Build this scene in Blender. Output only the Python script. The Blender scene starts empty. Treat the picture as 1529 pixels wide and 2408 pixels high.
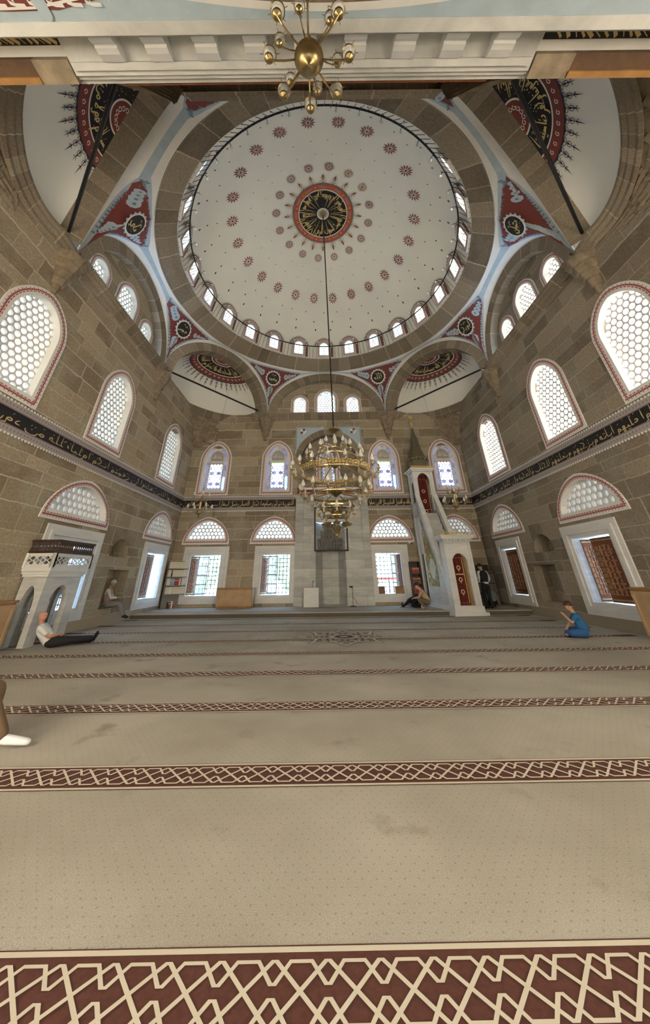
import bpy, math, random
from math import sin, cos, pi, sqrt, radians, atan2, hypot
from mathutils import Vector, Matrix, geometry
random.seed(7)
SC = bpy.context.scene
COL = SC.collection
# ------------------------------------------------------------------ mesh builder
class MB:
    def __init__(s, fn=None):
        s.v = []; s.f = []; s.m = []; s.uv = []; s.fn = fn
    def add(s, pts, faces, m=0, uvs=None):
        b = len(s.v); fn = s.fn
        s.v += [tuple(fn(*p)) if fn else tuple(p) for p in pts]
        for i, f in enumerate(faces):
            s.f.append(tuple(b + k for k in f)); s.m.append(m)
            s.uv.append([uvs[k] for k in f] if uvs else None)
    def quad(s, a, b, c, d, m=0, uv=None):
        s.add([a, b, c, d], [(0, 1, 2, 3)], m, uv)
    def poly(s, pts, m=0, uv=None):
        s.add(pts, [tuple(range(len(pts)))], m, uv)
    def box(s, x0, y0, z0, x1, y1, z1, m=0):
        p = [(x0, y0, z0), (x1, y0, z0), (x1, y1, z0), (x0, y1, z0), (x0, y0, z1), (x1, y0, z1), (x1, y1, z1), (x0, y1, z1)]
        s.add(p, [(0, 3, 2, 1), (4, 5, 6, 7), (0, 1, 5, 4), (1, 2, 6, 5), (2, 3, 7, 6), (3, 0, 4, 7)], m)
    def tube(s, path, r, n=8, m=0, cap=True, closed=False):
        P = [Vector(p) for p in path]; N = len(P)
        rr = r if isinstance(r, (list, tuple)) else [r] * N
        pts = []; up = None
        for i in range(N):
            if closed: t = P[(i + 1) % N] - P[i - 1]
            else: t = P[min(i + 1, N - 1)] - P[max(i - 1, 0)]
            if t.length < 1e-9: t = Vector((0, 0, 1))
            t.normalize()
            if up is None:
                a = Vector((0, 0, 1)) if abs(t.z) < .9 else Vector((1, 0, 0))
                up = a.cross(t).normalized()
            up = (up - t * up.dot(t))
            if up.length < 1e-6: up = t.orthogonal()
            up.normalize(); w = t.cross(up)
            for k in range(n):
                a = 2 * pi * k / n
                pts.append(P[i] + (up * cos(a) + w * sin(a)) * rr[i])
        F = []
        for i in range(N if closed else N - 1):
            j = (i + 1) % N
            for k in range(n):
                l = (k + 1) % n
                F.append((i * n + k, i * n + l, j * n + l, j * n + k))
        if cap and not closed:
            F.append(tuple(range(n - 1, -1, -1))); F.append(tuple((N - 1) * n + k for k in range(n)))
        s.add(pts, F, m)
    def lathe(s, prof, n=24, c=(0, 0, 0), m=0, a0=0, a1=2 * pi):
        full = abs(a1 - a0 - 2 * pi) < 1e-6; K = n if full else n + 1
        pts = [(c[0] + r * cos(a0 + (a1 - a0) * k / n), c[1] + r * sin(a0 + (a1 - a0) * k / n), c[2] + z) for r, z in prof for k in range(K)]
        F = []
        for i in range(len(prof) - 1):
            for k in range(n):
                l = (k + 1) % K
                F.append((i * K + k, i * K + l, (i + 1) * K + l, (i + 1) * K + k))
        s.add(pts, F, m)
    def grid(s, fn, nu, nv, m=0, closeu=False, uvfn=None):
        K = nu if closeu else nu + 1
        pts = [fn(i / nu, j / nv) for j in range(nv + 1) for i in range(K)]
        b = len(s.v); f0 = s.fn
        s.v += [tuple(f0(*p)) if f0 else tuple(p) for p in pts]
        for j in range(nv):
            for i in range(nu):
                i2 = (i + 1) % K
                s.f.append((b + j * K + i, b + j * K + i2, b + (j + 1) * K + i2, b + (j + 1) * K + i)); s.m.append(m)
                s.uv.append([uvfn(i / nu, j / nv), uvfn((i + 1) / nu, j / nv), uvfn((i + 1) / nu, (j + 1) / nv), uvfn(i / nu, (j + 1) / nv)] if uvfn else None)
    def ball(s, c, r, n=10, k=6, m=0, sz=1.0):
        s.lathe([(max(1e-4, r * sin(pi * i / k)), -r * sz * cos(pi * i / k)) for i in range(k + 1)], n, c, m)
    # ---- flat shapes in a mapped 2D plane: mp(x,y)->3D
    def flat(s, pts, mp, m=0):
        q = [Vector((p[0], p[1], 0)) for p in pts]
        if len(q) <= 4: tris = [tuple(range(len(q)))]
        else: tris = geometry.tessellate_polygon([q])
        s.add([mp(p[0], p[1]) for p in pts], tris, m)
    def disc(s, x, y, r, mp, m=0, n=20, r0=0.0):
        if r0 <= 0:
            s.add([mp(x, y)] + [mp(x + r * cos(2 * pi * k / n), y + r * sin(2 * pi * k / n)) for k in range(n)], [(0, k + 1, (k + 1) % n + 1) for k in range(n)], m)
        else:
            s.add([mp(x + q * cos(2 * pi * k / n), y + q * sin(2 * pi * k / n)) for q in (r0, r) for k in range(n)], [(k, (k + 1) % n, n + (k + 1) % n, n + k) for k in range(n)], m)
    def ribbon(s, path, w, mp, m=0, closed=False, taper=False, lift=0.0):
        if lift:
            a = Vector(mp(*path[0])); e = .01; nn = (Vector(mp(path[0][0] + e, path[0][1])) - a).cross(Vector(mp(path[0][0], path[0][1] + e)) - a)
            nn = nn.normalized() * lift if nn.length > 1e-12 else Vector((0, 0, 0)); mp0 = mp; mp = lambda x, y: Vector(mp0(x, y)) + nn
        N = len(path); L = []; R = []
        for i in range(N):
            a = path[i - 1] if (closed or i > 0) else path[i]
            b = path[(i + 1) % N] if (closed or i < N - 1) else path[i]
            dx, dy = b[0] - a[0], b[1] - a[1]; l = hypot(dx, dy) or 1e-9
            ww = w * .5
            if taper and not closed and (i == 0 or i == N - 1): ww *= .45
            nx, ny = -dy / l * ww, dx / l * ww
            L.append(mp(path[i][0] + nx, path[i][1] + ny)); R.append(mp(path[i][0] - nx, path[i][1] - ny))
        F = [(i, (i + 1) % N, N + (i + 1) % N, N + i) for i in range(N if closed else N - 1)]
        s.add(L + R, F, m)
    def prism(s, pts, mp3, d0, d1, m=0, back=False):
        """extrude polygon pts in depth: mp3(x,y,w)"""
        n = len(pts)
        q = [Vector((p[0], p[1], 0)) for p in pts]
        tris = geometry.tessellate_polygon([q]) if n > 4 else [tuple(range(n))]
        P = [mp3(p[0], p[1], d1) for p in pts] + [mp3(p[0], p[1], d0) for p in pts]
        F = list(tris) + [(i, (i + 1) % n, n + (i + 1) % n, n + i) for i in range(n)]
        if back: F += [tuple(n + k for k in reversed(t)) for t in tris]
        s.add(P, F, m)
    def build(s, name, mats, parent=None, loc=None, rotz=0.0, smooth=False):
        me = bpy.data.meshes.new(name)
        me.from_pydata(s.v, [], s.f)
        if not isinstance(mats, (list, tuple)): mats = [mats]
        for x in mats: me.materials.append(x)
        if len(mats) > 1: me.polygons.foreach_set('material_index', s.m)
        if any(u for u in s.uv):
            ul = me.uv_layers.new(name='UVMap'); flatuv = []
            for f, u in zip(s.f, s.uv):
                for i in range(len(f)): flatuv += list(u[i]) if u else [0.0, 0.0]
            ul.data.foreach_set('uv', flatuv)
        if smooth: me.polygons.foreach_set('use_smooth', [True] * len(me.polygons))
        me.validate(); me.update()
        o = bpy.data.objects.new(name, me); COL.objects.link(o)
        if parent: o.parent = parent
        if loc: o.location = loc
        if rotz: o.rotation_euler = (0, 0, rotz)
        return o
def tag(o, label=None, cat=None, group=None, kind=None):
    if label: o['label'] = label
    if cat: o['category'] = cat
    if group: o['group'] = group
    if kind: o['kind'] = kind
    return o
def empty(name, loc=(0, 0, 0), rotz=0.0, label=None, cat=None, group=None, kind=None):
    o = bpy.data.objects.new(name, None); COL.objects.link(o)
    o.location = loc; o.rotation_euler = (0, 0, rotz); o.empty_display_size = .2
    return tag(o, label, cat, group, kind)
def dup(root, loc, rot=None, label=None, group=None, cat=None, kind=None):
    r = root.copy(); COL.objects.link(r); r.location = loc
    if rot is not None: r.rotation_euler = rot if isinstance(rot, (tuple, list)) else (0, 0, rot)
    tag(r, label, cat, group, kind)
    def rec(a, b):
        for ch in list(a.children):
            if ch == b: continue
            c = ch.copy(); COL.objects.link(c); c.parent = b; c.matrix_parent_inverse = ch.matrix_parent_inverse.copy()
            rec(ch, c)
    rec(root, r)
    return r
# ------------------------------------------------------------------ materials
def nodes(name):
    m = bpy.data.materials.new(name); m.use_nodes = True
    nt = m.node_tree; b = nt.nodes['Principled BSDF']
    return m, nt, b
def N(nt, t, **k):
    n = nt.nodes.new(t)
    for a, v in k.items(): setattr(n, a, v)
    return n
def setin(n, **k):
    for a, v in k.items(): n.inputs[a].default_value = v
def rgba(c): return (c[0], c[1], c[2], 1.0)
def mixcol(nt, fac, a, b, blend='MIX'):
    n = N(nt, 'ShaderNodeMix', data_type='RGBA', blend_type=blend)
    for s_, v in ((0, fac), (6, a), (7, b)):
        if hasattr(v, 'links') or hasattr(v, 'is_linked'): nt.links.new(v, n.inputs[s_])
        elif s_ == 0: n.inputs[0].default_value = v
        else: n.inputs[s_].default_value = rgba(v)
    return n.outputs[2]
def ramp(nt, src, p0, p1, c0=(0, 0, 0), c1=(1, 1, 1)):
    r = N(nt, 'ShaderNodeValToRGB'); e = r.color_ramp.elements
    e[0].position = p0; e[1].position = p1; e[0].color = rgba(c0); e[1].color = rgba(c1)
    nt.links.new(src, r.inputs[0]); return r.outputs[0]
def noise(nt, scale, detail=3, vec=None, rough=.55):
    n = N(nt, 'ShaderNodeTexNoise'); setin(n, Scale=scale, Detail=detail, Roughness=rough)
    if vec is not None: nt.links.new(vec, n.inputs['Vector'])
    return n
def simple(name, col, rough=.6, metal=0.0, var=0.0, vscale=6.0, bump=0.0, bscale=40.0, spec=.4, col2=None):
    m, nt, b = nodes(name)
    b.inputs['Roughness'].default_value = rough; b.inputs['Metallic'].default_value = metal
    b.inputs['Specular IOR Level'].default_value = spec
    tc = N(nt, 'ShaderNodeTexCoord')
    if var > 0 or col2:
        n = noise(nt, vscale, 4, tc.outputs['Object'])
        c1 = col2 or tuple(max(0, x * (1 - var)) for x in col)
        nt.links.new(mixcol(nt, ramp(nt, n.outputs['Fac'], .35, .65), c1, col), b.inputs['Base Color'])
    else: b.inputs['Base Color'].default_value = rgba(col)
    if bump > 0:
        n2 = noise(nt, bscale, 3, tc.outputs['Object']); bp = N(nt, 'ShaderNodeBump'); setin(bp, Strength=bump, Distance=.02)
        nt.links.new(n2.outputs['Fac'], bp.inputs['Height']); nt.links.new(bp.outputs[0], b.inputs['Normal'])
    return m
def emitter(name, col, strength, col2=None, scale=1.5, lo=.4, hi=.6):
    m = bpy.data.materials.new(name); m.use_nodes = True; nt = m.node_tree
    nt.nodes.remove(nt.nodes['Principled BSDF'])
    e = N(nt, 'ShaderNodeEmission'); e.inputs['Strength'].default_value = strength
    nt.links.new(e.outputs[0], nt.nodes['Material Output'].inputs[0])
    if col2:
        tc = N(nt, 'ShaderNodeTexCoord'); n = noise(nt, scale, 2, tc.outputs['Object'])
        nt.links.new(mixcol(nt, ramp(nt, n.outputs['Fac'], lo, hi), col, col2), e.inputs['Color'])
    else: e.inputs['Color'].default_value = rgba(col)
    return m
def ashlar(name, ca, cb, mortar, bw=1.2, bh=.47, msize=.016, patch=(.30, .285, .23), patchamt=.5, bumpd=.03, warp=.055):
    m, nt, b = nodes(name)
    setin(b, Roughness=.85); b.inputs['Specular IOR Level'].default_value = .15
    uv = N(nt, 'ShaderNodeUVMap'); sx = N(nt, 'ShaderNodeSeparateXYZ'); nt.links.new(uv.outputs[0], sx.inputs[0])
    # uneven course heights
    def mth(op, a, bb=None):
        n = N(nt, 'ShaderNodeMath', operation=op)
        for i, v in enumerate((a, bb)):
            if v is None: continue
            if isinstance(v, (int, float)): n.inputs[i].default_value = v
            else: nt.links.new(v, n.inputs[i])
        return n.outputs[0]
    s1 = mth('MULTIPLY', mth('SINE', mth('MULTIPLY', sx.outputs[1], 2.9)), .13)
    s2 = mth('MULTIPLY', mth('SINE', mth('MULTIPLY', sx.outputs[1], 7.3)), .035)
    v2 = mth('ADD', mth('ADD', sx.outputs[1], s1), s2)
    row = mth('FLOOR', mth('DIVIDE', v2, bh))
    u2 = mth('ADD', sx.outputs[0], mth('MULTIPLY', mth('SINE', mth('ADD', mth('MULTIPLY', sx.outputs[0], 1.9), mth('MULTIPLY', row, 2.3))), .28))
    cx = N(nt, 'ShaderNodeCombineXYZ'); nt.links.new(u2, cx.inputs[0]); nt.links.new(v2, cx.inputs[1])
    wn = noise(nt, 2.2, 2, uv.outputs[0]); vm = N(nt, 'ShaderNodeVectorMath', operation='MULTIPLY_ADD')
    nt.links.new(wn.outputs['Color'], vm.inputs[0]); vm.inputs[1].default_value = (warp, warp, 0); nt.links.new(cx.outputs[0], vm.inputs[2])
    br = N(nt, 'ShaderNodeTexBrick'); br.offset = .5; br.squash = 1.0
    setin(br, Scale=1.0); br.inputs['Mortar Size'].default_value = msize; br.inputs['Mortar Smooth'].default_value = .25
    br.inputs['Brick Width'].default_value = bw; br.inputs['Row Height'].default_value = bh; br.inputs['Bias'].default_value = 0.05
    br.inputs['Color1'].default_value = rgba(ca); br.inputs['Color2'].default_value = rgba(cb); br.inputs['Mortar'].default_value = rgba(mortar)
    nt.links.new(vm.outputs[0], br.inputs['Vector'])
    n1 = noise(nt, .9, 3, uv.outputs[0]); n2 = noise(nt, 14, 4, uv.outputs[0])
    inv = mth('SUBTRACT', 1.0, br.outputs['Fac'])
    f1 = mth('MULTIPLY', mth('MULTIPLY', ramp(nt, n1.outputs['Fac'], .45, .62), patchamt), inv)
    c1 = mixcol(nt, f1, br.outputs['Color'], patch)
    c2 = mixcol(nt, .55, c1, ramp(nt, n2.outputs['Fac'], .25, .75, (.5, .5, .5), (1.3, 1.28, 1.25)), 'MULTIPLY')
    nt.links.new(c2, b.inputs['Base Color'])
    bp = N(nt, 'ShaderNodeBump'); setin(bp, Strength=.6, Distance=bumpd)
    h = mth('ADD', inv, mth('MULTIPLY', n2.outputs['Fac'], .5)); nt.links.new(h, bp.inputs['Height']); nt.links.new(bp.outputs[0], b.inputs['Normal'])
    return m
def marble_mat(name, ca, cb, scale=1.3, rough=.45, panels=None):
    m, nt, b = nodes(name); setin(b, Roughness=rough)
    tc = N(nt, 'ShaderNodeTexCoord'); mp = N(nt, 'ShaderNodeMapping'); mp.inputs['Scale'].default_value = (.5, .5, 2.4); mp.inputs['Rotation'].default_value = (.1, .2, 0)
    nt.links.new(tc.outputs['Object'], mp.inputs[0])
    n = noise(nt, scale, 6, mp.outputs[0], .65); n.inputs['Distortion'].default_value = 1.2
    c = mixcol(nt, ramp(nt, n.outputs['Fac'], .3, .7), cb, ca)
    if panels:
        br = N(nt, 'ShaderNodeTexBrick'); br.offset = .37
        br.inputs['Scale'].default_value = 1.0; br.inputs['Brick Width'].default_value = panels[0]; br.inputs['Row Height'].default_value = panels[1]; br.inputs['Mortar Size'].default_value = .006
        br.inputs['Color1'].default_value = (1.1, 1.1, 1.08, 1); br.inputs['Color2'].default_value = (.78, .79, .78, 1); br.inputs['Mortar'].default_value = (.55, .55, .53, 1)
        cs = N(nt, 'ShaderNodeSeparateXYZ'); cc = N(nt, 'ShaderNodeCombineXYZ'); nt.links.new(tc.outputs['Object'], cs.inputs[0])
        nt.links.new(cs.outputs[0], cc.inputs[0]); nt.links.new(cs.outputs[2], cc.inputs[1]); nt.links.new(cc.outputs[0], br.inputs['Vector'])
        c = mixcol(nt, 1.0, c, br.outputs['Color'], 'MULTIPLY')
    nt.links.new(c, b.inputs['Base Color'])
    return m
def glass_mat(name, col=(.95, .97, .97), rough=.05, alpha=.35):
    m, nt, b = nodes(name)
    setin(b, Roughness=rough, Metallic=0.0); b.inputs['Base Color'].default_value = rgba(col); b.inputs['Alpha'].default_value = alpha
    b.inputs['Specular IOR Level'].default_value = .9
    return m
MAT = {}
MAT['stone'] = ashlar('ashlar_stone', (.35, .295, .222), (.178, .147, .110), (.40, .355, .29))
MAT['stone_lit'] = ashlar('ashlar_stone_lit', (.45, .375, .265), (.245, .195, .135), (.53, .465, .36), patch=(.41, .385, .305))  # lighter, warmer copy of the stone; light on left and far walls painted in
MAT['vous'] = ashlar('voussoir_stone', (.315, .262, .195), (.165, .132, .095), (.44, .37, .28), bw=.62, bh=50.0, msize=.014, warp=.0, patchamt=.25)
MAT['carved'] = simple('carved_stone', (.30, .24, .165), .85, var=.35, vscale=5, bump=.5, bscale=18)
MAT['plaster'] = simple('white_plaster', (.76, .75, .72), .8, var=.06, vscale=2)
MAT['domewhite'] = simple('dome_plaster', (.83, .83, .775), .85, col2=(.77, .775, .74), vscale=.35)
MAT['red'] = simple('red_paint', (.36, .075, .075), .7)
MAT['maroon'] = simple('maroon_paint', (.20, .05, .042), .75)
MAT['orange'] = simple('ochre_red_paint', (.46, .11, .05), .7)
MAT['gold'] = simple('gold_leaf', (.62, .45, .17), .4, .55)
MAT['goldp'] = simple('gold_paint', (.60, .46, .20), .55, .1)
MAT['black'] = simple('black_paint', (.012, .011, .012), .55)
MAT['blue'] = simple('pale_blue_paint', (.43, .53, .60), .8, var=.12, vscale=3)
MAT['darkblue'] = simple('slate_blue_paint', (.16, .22, .30), .75)
MAT['marble'] = marble_mat('grey_marble', (.60, .60, .575), (.37, .375, .365))
MAT['marblep'] = marble_mat('marble_revetment', (.52, .52, .50), (.33, .335, .325), panels=(1.1, .42))
MAT['marblew'] = marble_mat('white_marble', (.70, .70, .68), (.55, .555, .545), 1.0)
MAT['wood'] = simple('honey_wood', (.36, .19, .065), .5, var=.3, vscale=3)
MAT['woodd'] = simple('dark_wood', (.045, .022, .013), .5, var=.3)
MAT['woodr'] = simple('red_brown_wood', (.20, .062, .022), .4, var=.35, vscale=5)
MAT['brass'] = simple('brass', (.46, .36, .19), .33, 1.0)
MAT['brassd'] = simple('aged_brass', (.36, .27, .13), .35, 1.0)
MAT['iron'] = simple('black_iron', (.02, .02, .022), .5, .3)
MAT['glass'] = glass_mat('lamp_glass')
MAT['cream'] = simple('cream_wool', (.58, .53, .43), .95)
MAT['wine'] = simple('wine_wool', (.108, .038, .027), .95, var=.25, vscale=30)
MAT['sash'] = simple('blue_grey_paint', (.45, .56, .62), .5)
MAT['grey'] = simple('grey_stone_shelf', (.20, .19, .17), .8)
# ------------------------------------------------------------------ calligraphy: joined Arabic letters as strokes, right to left
def arc(cx, cy, rx, ry, a0, a1, n=8):
    return [(cx + rx * cos(radians(a0 + (a1 - a0) * i / n)), cy + ry * sin(radians(a0 + (a1 - a0) * i / n))) for i in range(n + 1)]
NOJOIN = set('ادذرزوأإآةىؤء')
TOOTH = set('بتثنيئ')
def dots(ch, x, y_up=.5, y_dn=-.22):
    up = {'ت': 2, 'ث': 3, 'ن': 1, 'خ': 1, 'ذ': 1, 'ز': 1, 'ش': 3, 'ض': 1, 'ظ': 1, 'غ': 1, 'ف': 1, 'ق': 2, 'ة': 2}
    dn = {'ب': 1, 'ي': 2, 'ج': 1}
    o = []
    if ch in up: o += [(x + (i - (up[ch] - 1) / 2) * .13, y_up + (.09 if i == 1 and up[ch] == 3 else 0)) for i in range(up[ch])]
    if ch in dn: o += [(x + (i - (dn[ch] - 1) / 2) * .13, y_dn) for i in range(dn[ch])]
    return o
def glyph(ch, pj, nj):
    """strokes in a frame where x grows to the LEFT (reading direction); returns strokes, dots, advance. pj joined to previous, nj joined to next."""
    S = []; D = []
    if ch in 'اأإآ':
        S = [[(0, 0), (.1, .02), (.14, .15), (.12, 1.05)]] if pj else [[(.1, 0), (.12, .5), (.08, 1.05)]]; w = .24
    elif ch == 'ل':
        if nj: S = [[(0, 0), (.14, 0), (.16, .2), (.14, 1.1)], [(.15, 0), (.3, 0)]] ; w = .3
        else: S = [[(0, 0), (.1, 0)]] * (1 if pj else 0) + [[(.14, 1.1), (.16, .1)] + arc(.42, -.02, .27, .26, 180, 340)]; w = .78
    elif ch in TOOTH and nj:
        S = [[(0, 0), (.14, 0), (.17, .26), (.2, .02), (.34, 0)]] if pj else [[(.04, .28), (.1, .04), (.34, 0)]]
        D = dots(ch, .17); w = .34
    elif ch in 'بتث':
        S = [[(0, .02 if pj else .22), (.1, 0), (.3, -.05), (.75, -.03), (.86, .2)]]; D = dots(ch, .45, .28, -.28); w = .92
    elif ch == 'ن':
        S = [[(0, .02 if pj else .2)] + arc(.36, -.02, .32, .32, 170, 380)]; D = dots(ch, .36, .2); w = .78
    elif ch in 'يى':
        S = [[(0, .05), (.12, .2), (.26, .16), (.28, .02), (.14, -.1), (.1, -.24), (.3, -.36), (.62, -.3), (.8, -.08)]]
        if ch == 'ي': D = [(.3, -.55), (.43, -.55)]
        w = .82
    elif ch in 'جحخ':
        if nj: S = [[(.02, .3), (.2, .36), (.5, .22), (.3, .06), (0 if pj else .12, 0)], [(.3, .05), (.56, 0)]]; D = dots(ch, .28, .56, -.2); w = .56
        else: S = [[(.02, .26), (.2, .34), (.5, .24)] + arc(.42, -.14, .34, .36, 70, -110)[::1]]; S[0] = [(.02, .26), (.2, .34), (.52, .26), (.2, .02), (.12, -.22), (.3, -.48), (.62, -.44), (.78, -.3)]; D = dots(ch, .4, .56, -.2); w = .8
    elif ch in 'دذ':
        S = [[(.08, .42), (.24, .22), (.26, .03), (.02, 0)]]; D = dots(ch, .16, .6); w = .36
    elif ch in 'رز':
        S = [[(0, .02 if pj else .2), (.12, .06), (.2, -.1), (.42, -.3), (.55, -.3)]]; D = dots(ch, .2, .32); w = .42
    elif ch in 'سش':
        S = [[(0, 0), (.08, 0), (.1, .2), (.16, .02), (.26, .02), (.28, .2), (.34, .02), (.46, .02), (.48, .22), (.54, .02)]]
        D = dots(ch, .3, .42)
        if nj: S[0] += [(.66, 0)]; w = .66
        else: S[0] += arc(.82, -.02, .28, .28, 180, 370); w = 1.14
    elif ch in 'صض':
        S = [[(0, 0), (.1, .02), (.3, .28), (.5, .26), (.56, .08), (.4, 0), (.1, 0)]]; D = dots(ch, .35, .5)
        if nj: S += [[(.55, .06), (.62, .16), (.66, 0), (.76, 0)]]; w = .76
        else: S += [[(.55, .1), (.6, .0)] + arc(.86, -.02, .26, .26, 180, 370)]; w = 1.16
    elif ch in 'طظ':
        S = [[(0, 0), (.1, .02), (.3, .28), (.5, .26), (.54, .06), (.4, 0), (.1, 0)], [(.18, .1), (.16, 1.0)], [(.5, .03), (.66, 0)]]; D = dots(ch, .42, .5); w = .66
    elif ch in 'عغ':
        if not pj: S = [[(.36, .34), (.18, .38), (.1, .22), (.24, .1), (.46, .06)]] ; w = .5
        else: S = [[(0, 0), (.12, .04), (.1, .24), (.34, .26), (.2, .04), (.46, 0)]]; w = .48
        if not nj: S[0] = S[0][:-1] + [(.14, -.16), (.24, -.42), (.55, -.44), (.74, -.3)]; w = .78
        D = dots(ch, .24, .56)
    elif ch in 'فق':
        S = [arc(.2, .22, .14, .13, -60, 300) + [(.32, .06), (.34, 0)]] + ([[(0, 0), (.34, 0)]] if pj else [])
        D = dots(ch, .2, .52)
        if nj: S += [[(.2, .02), (.42, 0)]]; w = .42
        elif ch == 'ف': S += [[(.3, .05), (.5, -.04), (.9, -.02), (1.0, .18)]]; w = 1.05
        else: S += [[(.32, .1)] + arc(.5, -.06, .28, .28, 160, 370)]; w = .86
    elif ch == 'ك':
        if nj: S = [[(0, 0), (.5, 0)], [(.5, .02), (.14, .48), (.62, .82)]]; w = .56
        else: S = [[(0, .02), (.1, 0), (.74, -.03), (.78, 0)], [(.12, 0), (.08, 1.0)], [(.5, .3), (.38, .4), (.52, .48)]]; w = .86
    elif ch == 'م':
        S = [arc(.2, .06, .13, .13, 0, 360) + [(.4, 0)]] + ([[(0, 0), (.1, 0)]] if pj else [])
        if nj: w = .4
        else: S[0] = S[0][:-1] + [(.3, .0), (.34, -.3), (.36, -.6)]; w = .44
    elif ch in 'هة':
        if nj and not pj: S = [[(.02, 0), (.3, .36), (.08, .38), (.04, .08), (.3, .04), (.46, .2), (.36, .0), (.56, 0)]]; w = .56
        elif nj: S = [[(0, 0), (.2, .0), (.08, .3), (.34, .26), (.2, 0), (.12, -.3), (.34, -.26), (.26, 0), (.44, 0)]]; w = .44
        elif pj: S = [[(0, 0), (.16, .02), (.14, .44), (.36, .2), (.2, .02)]]; D = dots(ch, .2, .66); w = .4
        else: S = [[(.2, .42), (.05, .14), (.2, 0), (.36, .14), (.2, .42)]]; D = dots(ch, .2, .66); w = .42
    elif ch in 'وؤ':
        S = [arc(.18, .16, .13, .13, 40, -300) + [(.32, .0), (.28, -.24), (.52, -.34)]] + ([[(0, 0), (.1, .02)]] if pj else []); w = .46
    elif ch == 'ء':
        S = [[(.22, .36), (.08, .3), (.2, .2), (.04, .16)]]; w = .28
    else: w = .2
    return S, D, w
def arabic(text):
    """-> list of strokes, list of dots, total width (x grows leftwards)"""
    st = []; dt = []; x = 0.0
    for word in text.split(' '):
        i = 0
        while i < len(word):
            ch = word[i]
            pj = i > 0 and word[i - 1] not in NOJOIN
            if ch == 'ل' and i + 1 < len(word) and word[i + 1] in 'اأإآ':     # lam-alif
                S = [[(.04, 1.05), (.2, .3), (.5, .02), (.3, -.02), (.14, .04)], [(.5, 1.05), (.34, .4), (.14, .04)]] if not pj else [[(0, 0), (.16, 0), (.2, .2), (.16, 1.1)], [(.16, .0), (.3, .3), (.5, 1.0)]]
                st += [[(x + a, b) for a, b in s] for s in S]; x += .56; i += 2; continue
            nj = i + 1 < len(word) and ch not in NOJOIN and word[i + 1] != 'ء'
            S, D, w = glyph(ch, pj, nj)
            st += [[(x + a, b) for a, b in s] for s in S]; dt += [(x + a, b) for a, b in D]; x += w; i += 1
        x += .16
    return st, dt, max(.1, x - .16)
def write(mb, text, mp, width, height, m, pen=.1, fit=True, y0=0.0, shadda=0):
    """write text so that its right end is at local x=0 and it runs towards -x (left); alif height = height"""
    st, dt, w = arabic(text)
    sx = width / w if fit else height
    for si, s in enumerate(st):
        q = [(-a * sx, y0 + b * height) for a, b in s]
        # round the corners a little
        if len(q) > 2:
            r = [q[0]]
            for i in range(1, len(q) - 1):
                p, c, n = q[i - 1], q[i], q[i + 1]
                r += [(c[0] * .75 + p[0] * .25, c[1] * .75 + p[1] * .25), (c[0] * .75 + n[0] * .25, c[1] * .75 + n[1] * .25)]
            r.append(q[-1]); q = r
        mb.ribbon(q, pen * height, mp, m, taper=True, lift=.0015 * (1 + si % 7))
    for a, b in dt:
        x, y = -a * sx, y0 + b * height; r = pen * height * .62
        mb.flat([(x - r, y), (x, y - r), (x + r, y), (x, y + r)], mp, m)
    rnd = random.Random(len(text))
    for k in range(shadda):                                                       # vowel ticks between the letters
        x = -rnd.random() * width; y = y0 + height * (.5 + rnd.random() * .5); r = height * .07
        mb.ribbon([(x - r, y - r), (x + r, y + r)], pen * height * .5, mp, m)
# ------------------------------------------------------------------ the hall
WL, WR, YB, YF, ZC = -8.2, 8.8, 19.3, 2.8, 11.0
DX, DY = .22, 11.3                    # dome axis
RZ, RR, ZAP = 14.8, 7.0, 20.3         # dome springing height, radius, crown
ZA = 14.22                            # crown of the eight arches
VTX = [(-3.65, YB), (4.3, YB), (WR, 13.8), (WR, 7.2), (2.65, YF), (-2.9, YF), (WL, 6.95), (WL, 13.7)]
SIDE = ['back', 'back_right', 'right', 'front_right', 'front', 'front_left', 'left', 'back_left']
AB = .52                              # breadth of the arch stones
def side_frame(i):
    a = Vector((*VTX[i], 0)); b = Vector((*VTX[(i + 1) % 8], 0)); L = (b - a).length; T = (b - a) / L
    n = Vector((-T.y, T.x, 0)); mid = (a + b) / 2
    if n.dot(mid - Vector((DX, DY, 0))) < 0: n = -n
    return a, b, L, T, n, mid
def arch_line(L, inset, k=48, a0=0.0, a1=pi):
    A, B = L / 2 - inset, ZA - ZC - inset
    return [(L / 2 - A * cos(a0 + (a1 - a0) * j / k), ZC + B * sin(a0 + (a1 - a0) * j / k)) for j in range(k + 1)]
# ---- arched outline used for windows: width, height, height of the springing
def arch_poly(w, h, spr, n=20, pt=1.25):
    a = w / 2; r = h - spr; P = [(-a, 0), (a, 0)]
    if spr > .02: P.append((a, spr))
    for j in range(1, n):
        x = a * cos(pi * j / n); P.append((x, spr + r * (1 - abs(x / a) ** (2.0 if pt > 1.5 else 1.7)) ** (1 / 1.9)))
    if spr > .02: P.append((-a, spr))
    return P
def shift(P, x, y): return [(p[0] + x, p[1] + y) for p in P]
def rect(x0, y0, x1, y1): return [(x0, y0), (x1, y0), (x1, y1), (x0, y1)]
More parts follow.
